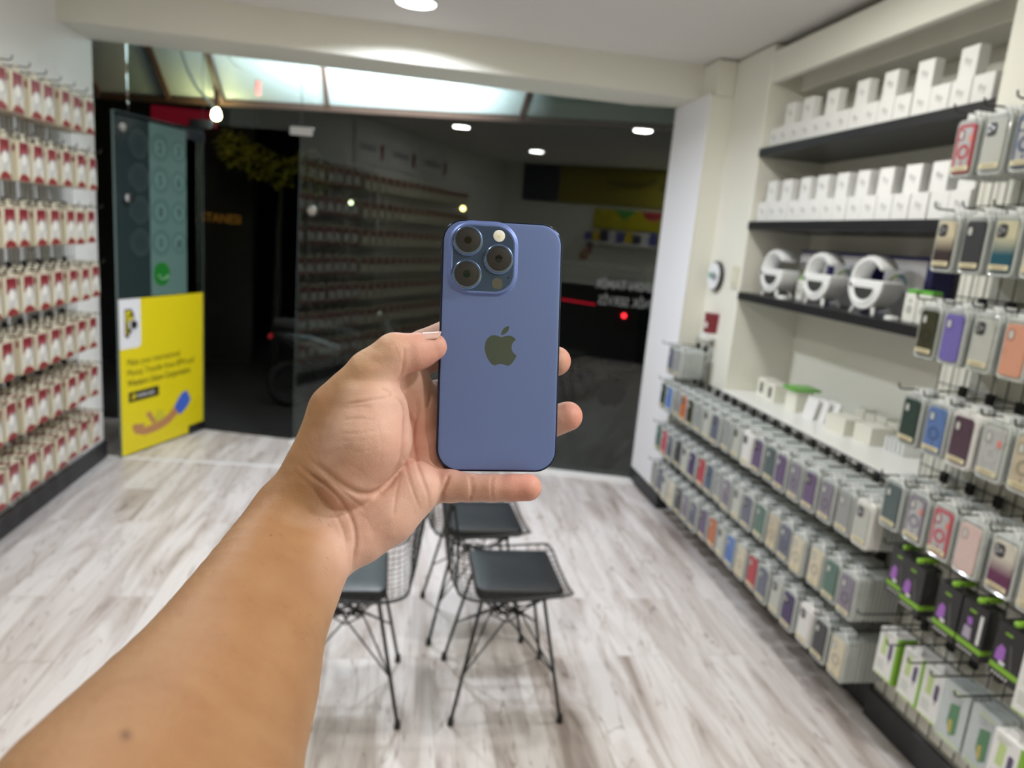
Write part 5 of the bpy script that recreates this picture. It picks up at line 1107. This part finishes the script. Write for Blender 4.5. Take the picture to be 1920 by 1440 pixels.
# natural skin colour: tan forearm and back of the hand, rosier palm and finger tips
def gb(c, s): return np.exp(-(((HV-P(*c))/s)**2).sum(1))
tan = np.array([0.355, 0.19, 0.092]); back = np.array([0.50, 0.30, 0.165]); palm = np.array([0.66, 0.425, 0.355]); tip = np.array([0.62, 0.26, 0.21]); rose = np.array([0.66, 0.35, 0.29])
tp = np.clip((430-np.hypot(px-830, py-840))/190, 0, 1); tp = tp*tp*(3-2*tp)
lef = np.clip((px-(555+75*np.clip((830-py)/110, 0, 1)))/110, 0, 1); lef = lef*lef*(3-2*lef); tp = tp*lef
col = tan[None]*(1-tp[:, None])+palm[None]*tp[:, None]
up = np.clip((750-py)/110, 0, 1)*np.clip((800-px)/120, 0, 1); up = up*up*(3-2*up); col = col*(1-up[:, None])+back[None]*up[:, None]
for c, s, t_, a in (((1075, 676, 440), 12, tip, .8), ((1085, 784, 440), 14, tip, .9), ((990, 915, 412), 20, tip, .85), ((905, 918, 412), 9, rose, .3), ((800, 660, 405), 18, tip, .7), ((800, 880, 430), 24, rose, .7), ((800, 800, 440), 24, rose, .6), ((735, 830, 385), 16, rose, .5), ((690, 880, 385), 14, rose, .4), ((700, 1000, 400), 16, rose, .5), ((660, 800, 378), 12, np.array([.62, .41, .33]), .7), ((765, 690, 410), 12, rose, .5)):
    w = (gb(c, s)*a)[:, None]; col = col*(1-w)+t_[None]*w
ul = np.clip((px-(px*0+560))/80, 0, 1)*np.clip((py-1050)/200, 0, 1); col = col*(1-0.35*ul[:, None])+np.array([0.53, 0.35, 0.22])[None]*0.35*ul[:, None]
col = col*(1-0.35*foldw[:, None])+np.array([0.34, 0.15, 0.09])[None]*0.35*foldw[:, None]
for (mx_, my_, r_, a) in ((236, 1378, 1.6, 0.75), (508, 1003, 0.55, 0.7), (420, 1190, 0.6, 0.25), (310, 1290, 0.8, 0.2), (345, 1310, 0.7, 0.2), (250, 1240, 0.6, 0.15), (560, 1150, 0.6, 0.2), (330, 1070, 0.7, 0.2), (455, 1100, 0.5, 0.2), (470, 1125, 0.8, 0.15)):
    dd = np.hypot(px-mx_, py-my_)*mmpx; w = (np.exp(-(dd/r_)**2)*a*wgt)[:, None]; col = col*(1-w)+np.array([0.10, 0.04, 0.02])[None]*w
W = np.array(CAMP)[None]+(HV2[:, :1]*np.array(CR)-HV2[:, 1:2]*np.array(CU)+HV2[:, 2:]*np.array(CF))*0.001
me = bpy.data.meshes.new('forearm_and_hand'); me.from_pydata(W.tolist(), [], HF.tolist()); me.update()
bm = bmesh.new(); bm.from_mesh(me); 
# keep the one connected body
bm.normal_update(); vol = bm.calc_volume(signed=True)
if vol < 0: bmesh.ops.reverse_faces(bm, faces=bm.faces)
bm.to_mesh(me); bm.free()
me.polygons.foreach_set('use_smooth', [True]*len(me.polygons))
ca = me.color_attributes.new('skin_tone', 'FLOAT_COLOR', 'POINT'); ca.data.foreach_set('color', np.concatenate([col, np.ones((len(col), 1))], 1).astype(np.float32).ravel())
sk = bpy.data.materials.new('skin'); sk.use_nodes = True; nt = sk.node_tree; N = nt.nodes; K = nt.links; b = N['Principled BSDF']
vc = N.new('ShaderNodeVertexColor'); vc.layer_name = 'skin_tone'; tc = N.new('ShaderNodeTexCoord')
n1 = N.new('ShaderNodeTexNoise'); n1.inputs['Scale'].default_value = 55; n1.inputs['Detail'].default_value = 5; K.new(tc.outputs['Object'], n1.inputs['Vector'])
rp = N.new('ShaderNodeValToRGB'); rp.color_ramp.elements[0].position = 0.3; rp.color_ramp.elements[0].color = (0.93, 0.88, 0.86, 1); rp.color_ramp.elements[1].position = 0.7; rp.color_ramp.elements[1].color = (1.04, 1.05, 1.05, 1); K.new(n1.outputs['Fac'], rp.inputs[0])
mx = N.new('ShaderNodeMix'); mx.data_type = 'RGBA'; mx.blend_type = 'MULTIPLY'; mx.inputs[0].default_value = 1; K.new(vc.outputs['Color'], mx.inputs[6]); K.new(rp.outputs[0], mx.inputs[7]); K.new(mx.outputs[2], b.inputs['Base Color'])
b.inputs['Roughness'].default_value = 0.50; b.inputs['Specular IOR Level'].default_value = 0.38
b.inputs['Subsurface Weight'].default_value = 0.12; b.inputs['Subsurface Radius'].default_value = (1, 0.35, 0.2); b.inputs['Subsurface Scale'].default_value = 0.004
v1 = N.new('ShaderNodeTexVoronoi'); v1.feature = 'DISTANCE_TO_EDGE'; v1.inputs['Scale'].default_value = 900; K.new(tc.outputs['Object'], v1.inputs['Vector'])
n2 = N.new('ShaderNodeTexNoise'); n2.inputs['Scale'].default_value = 330; n2.inputs['Detail'].default_value = 4; K.new(tc.outputs['Object'], n2.inputs['Vector'])
ad = N.new('ShaderNodeMath'); ad.operation = 'ADD'; K.new(v1.outputs['Distance'], ad.inputs[0]); K.new(n2.outputs['Fac'], ad.inputs[1])
bu = N.new('ShaderNodeBump'); bu.inputs['Strength'].default_value = 0.28; bu.inputs['Distance'].default_value = 0.0006; K.new(ad.outputs[0], bu.inputs['Height']); K.new(bu.outputs['Normal'], b.inputs['Normal'])
me.materials.append(sk)
arm = bpy.data.objects.new('person', me); COL.objects.link(arm)
tag(arm, 'bare left forearm and hand of a person holding up the blue smartphone', 'person')
# thumb nail, seen edge-on on the upper side of the tip
def cmm(v): return cam_mm(*v)
m = MB(); rows = []
for i in range(9):
    t = i/8; rr = 9.75-1.75*t; w = 0.95*(1-max(0, abs(t-0.5)*2-0.6)**2*3.2)
    row = []
    for j in range(9):
        a = -math.pi/2-0.42+(-1+2*j/8)*w*0.66; cc = P(790+t*38, 657.4-t*8.5, 404.9+2.3*t); row.append(cc+np.array([0, math.sin(a)*(rr+0.10), math.cos(a)*(rr+0.10)])); 
    rows.append(row)
vs = [cmm(p) for r_ in rows for p in r_]; m.add(vs, [(i*9+j, i*9+j+1, (i+1)*9+j+1, (i+1)*9+j) for i in range(8) for j in range(8)], 0, True)
nl = m.build('thumbnail', mat('nail', (0.60, 0.38, 0.34), 0.3, spec=0.5, coat=0.2), arm); md = nl.modifiers.new('s', 'SOLIDIFY'); md.thickness = 0.0006; md.offset = 0
# short dark hairs on the forearm
rr_ = random.Random(11); m = MB(); cand = np.where((face > 0.02) & (face < 0.45) & (px > 60) & (px < 640) & (py > 800) & (py < 1400) & (px < 640-(py-800)*0.75))[0]; c2 = np.where((face > 0.3) & (px > 380) & (px < 620) & (py > 880) & (py < 1200))[0]
for k in range(150):
    i = int(cand[rr_.randrange(len(cand))]) if k < 120 else int(c2[rr_.randrange(len(c2))]); p = Vector(W[i]); n_ = Vector((CR*HN[i, 0]-CU*HN[i, 1]+CF*HN[i, 2])); al = (CR*0.3+CU*-0.8+CF*-0.2+CR*rr_.uniform(-.4, .4)).normalized()
    L = rr_.uniform(0.002, 0.0042); m.tube([p-n_*0.0003, p+(n_*0.35+al*0.5)*L, p+(n_*0.45+al*1.0)*L], [0.00007, 0.00005, 0.00002], 3, cap=False)
ah = m.build('arm_hair', mat('dark_hair', (0.05, 0.03, 0.02), 0.5), arm); ah['kind'] = 'stuff'
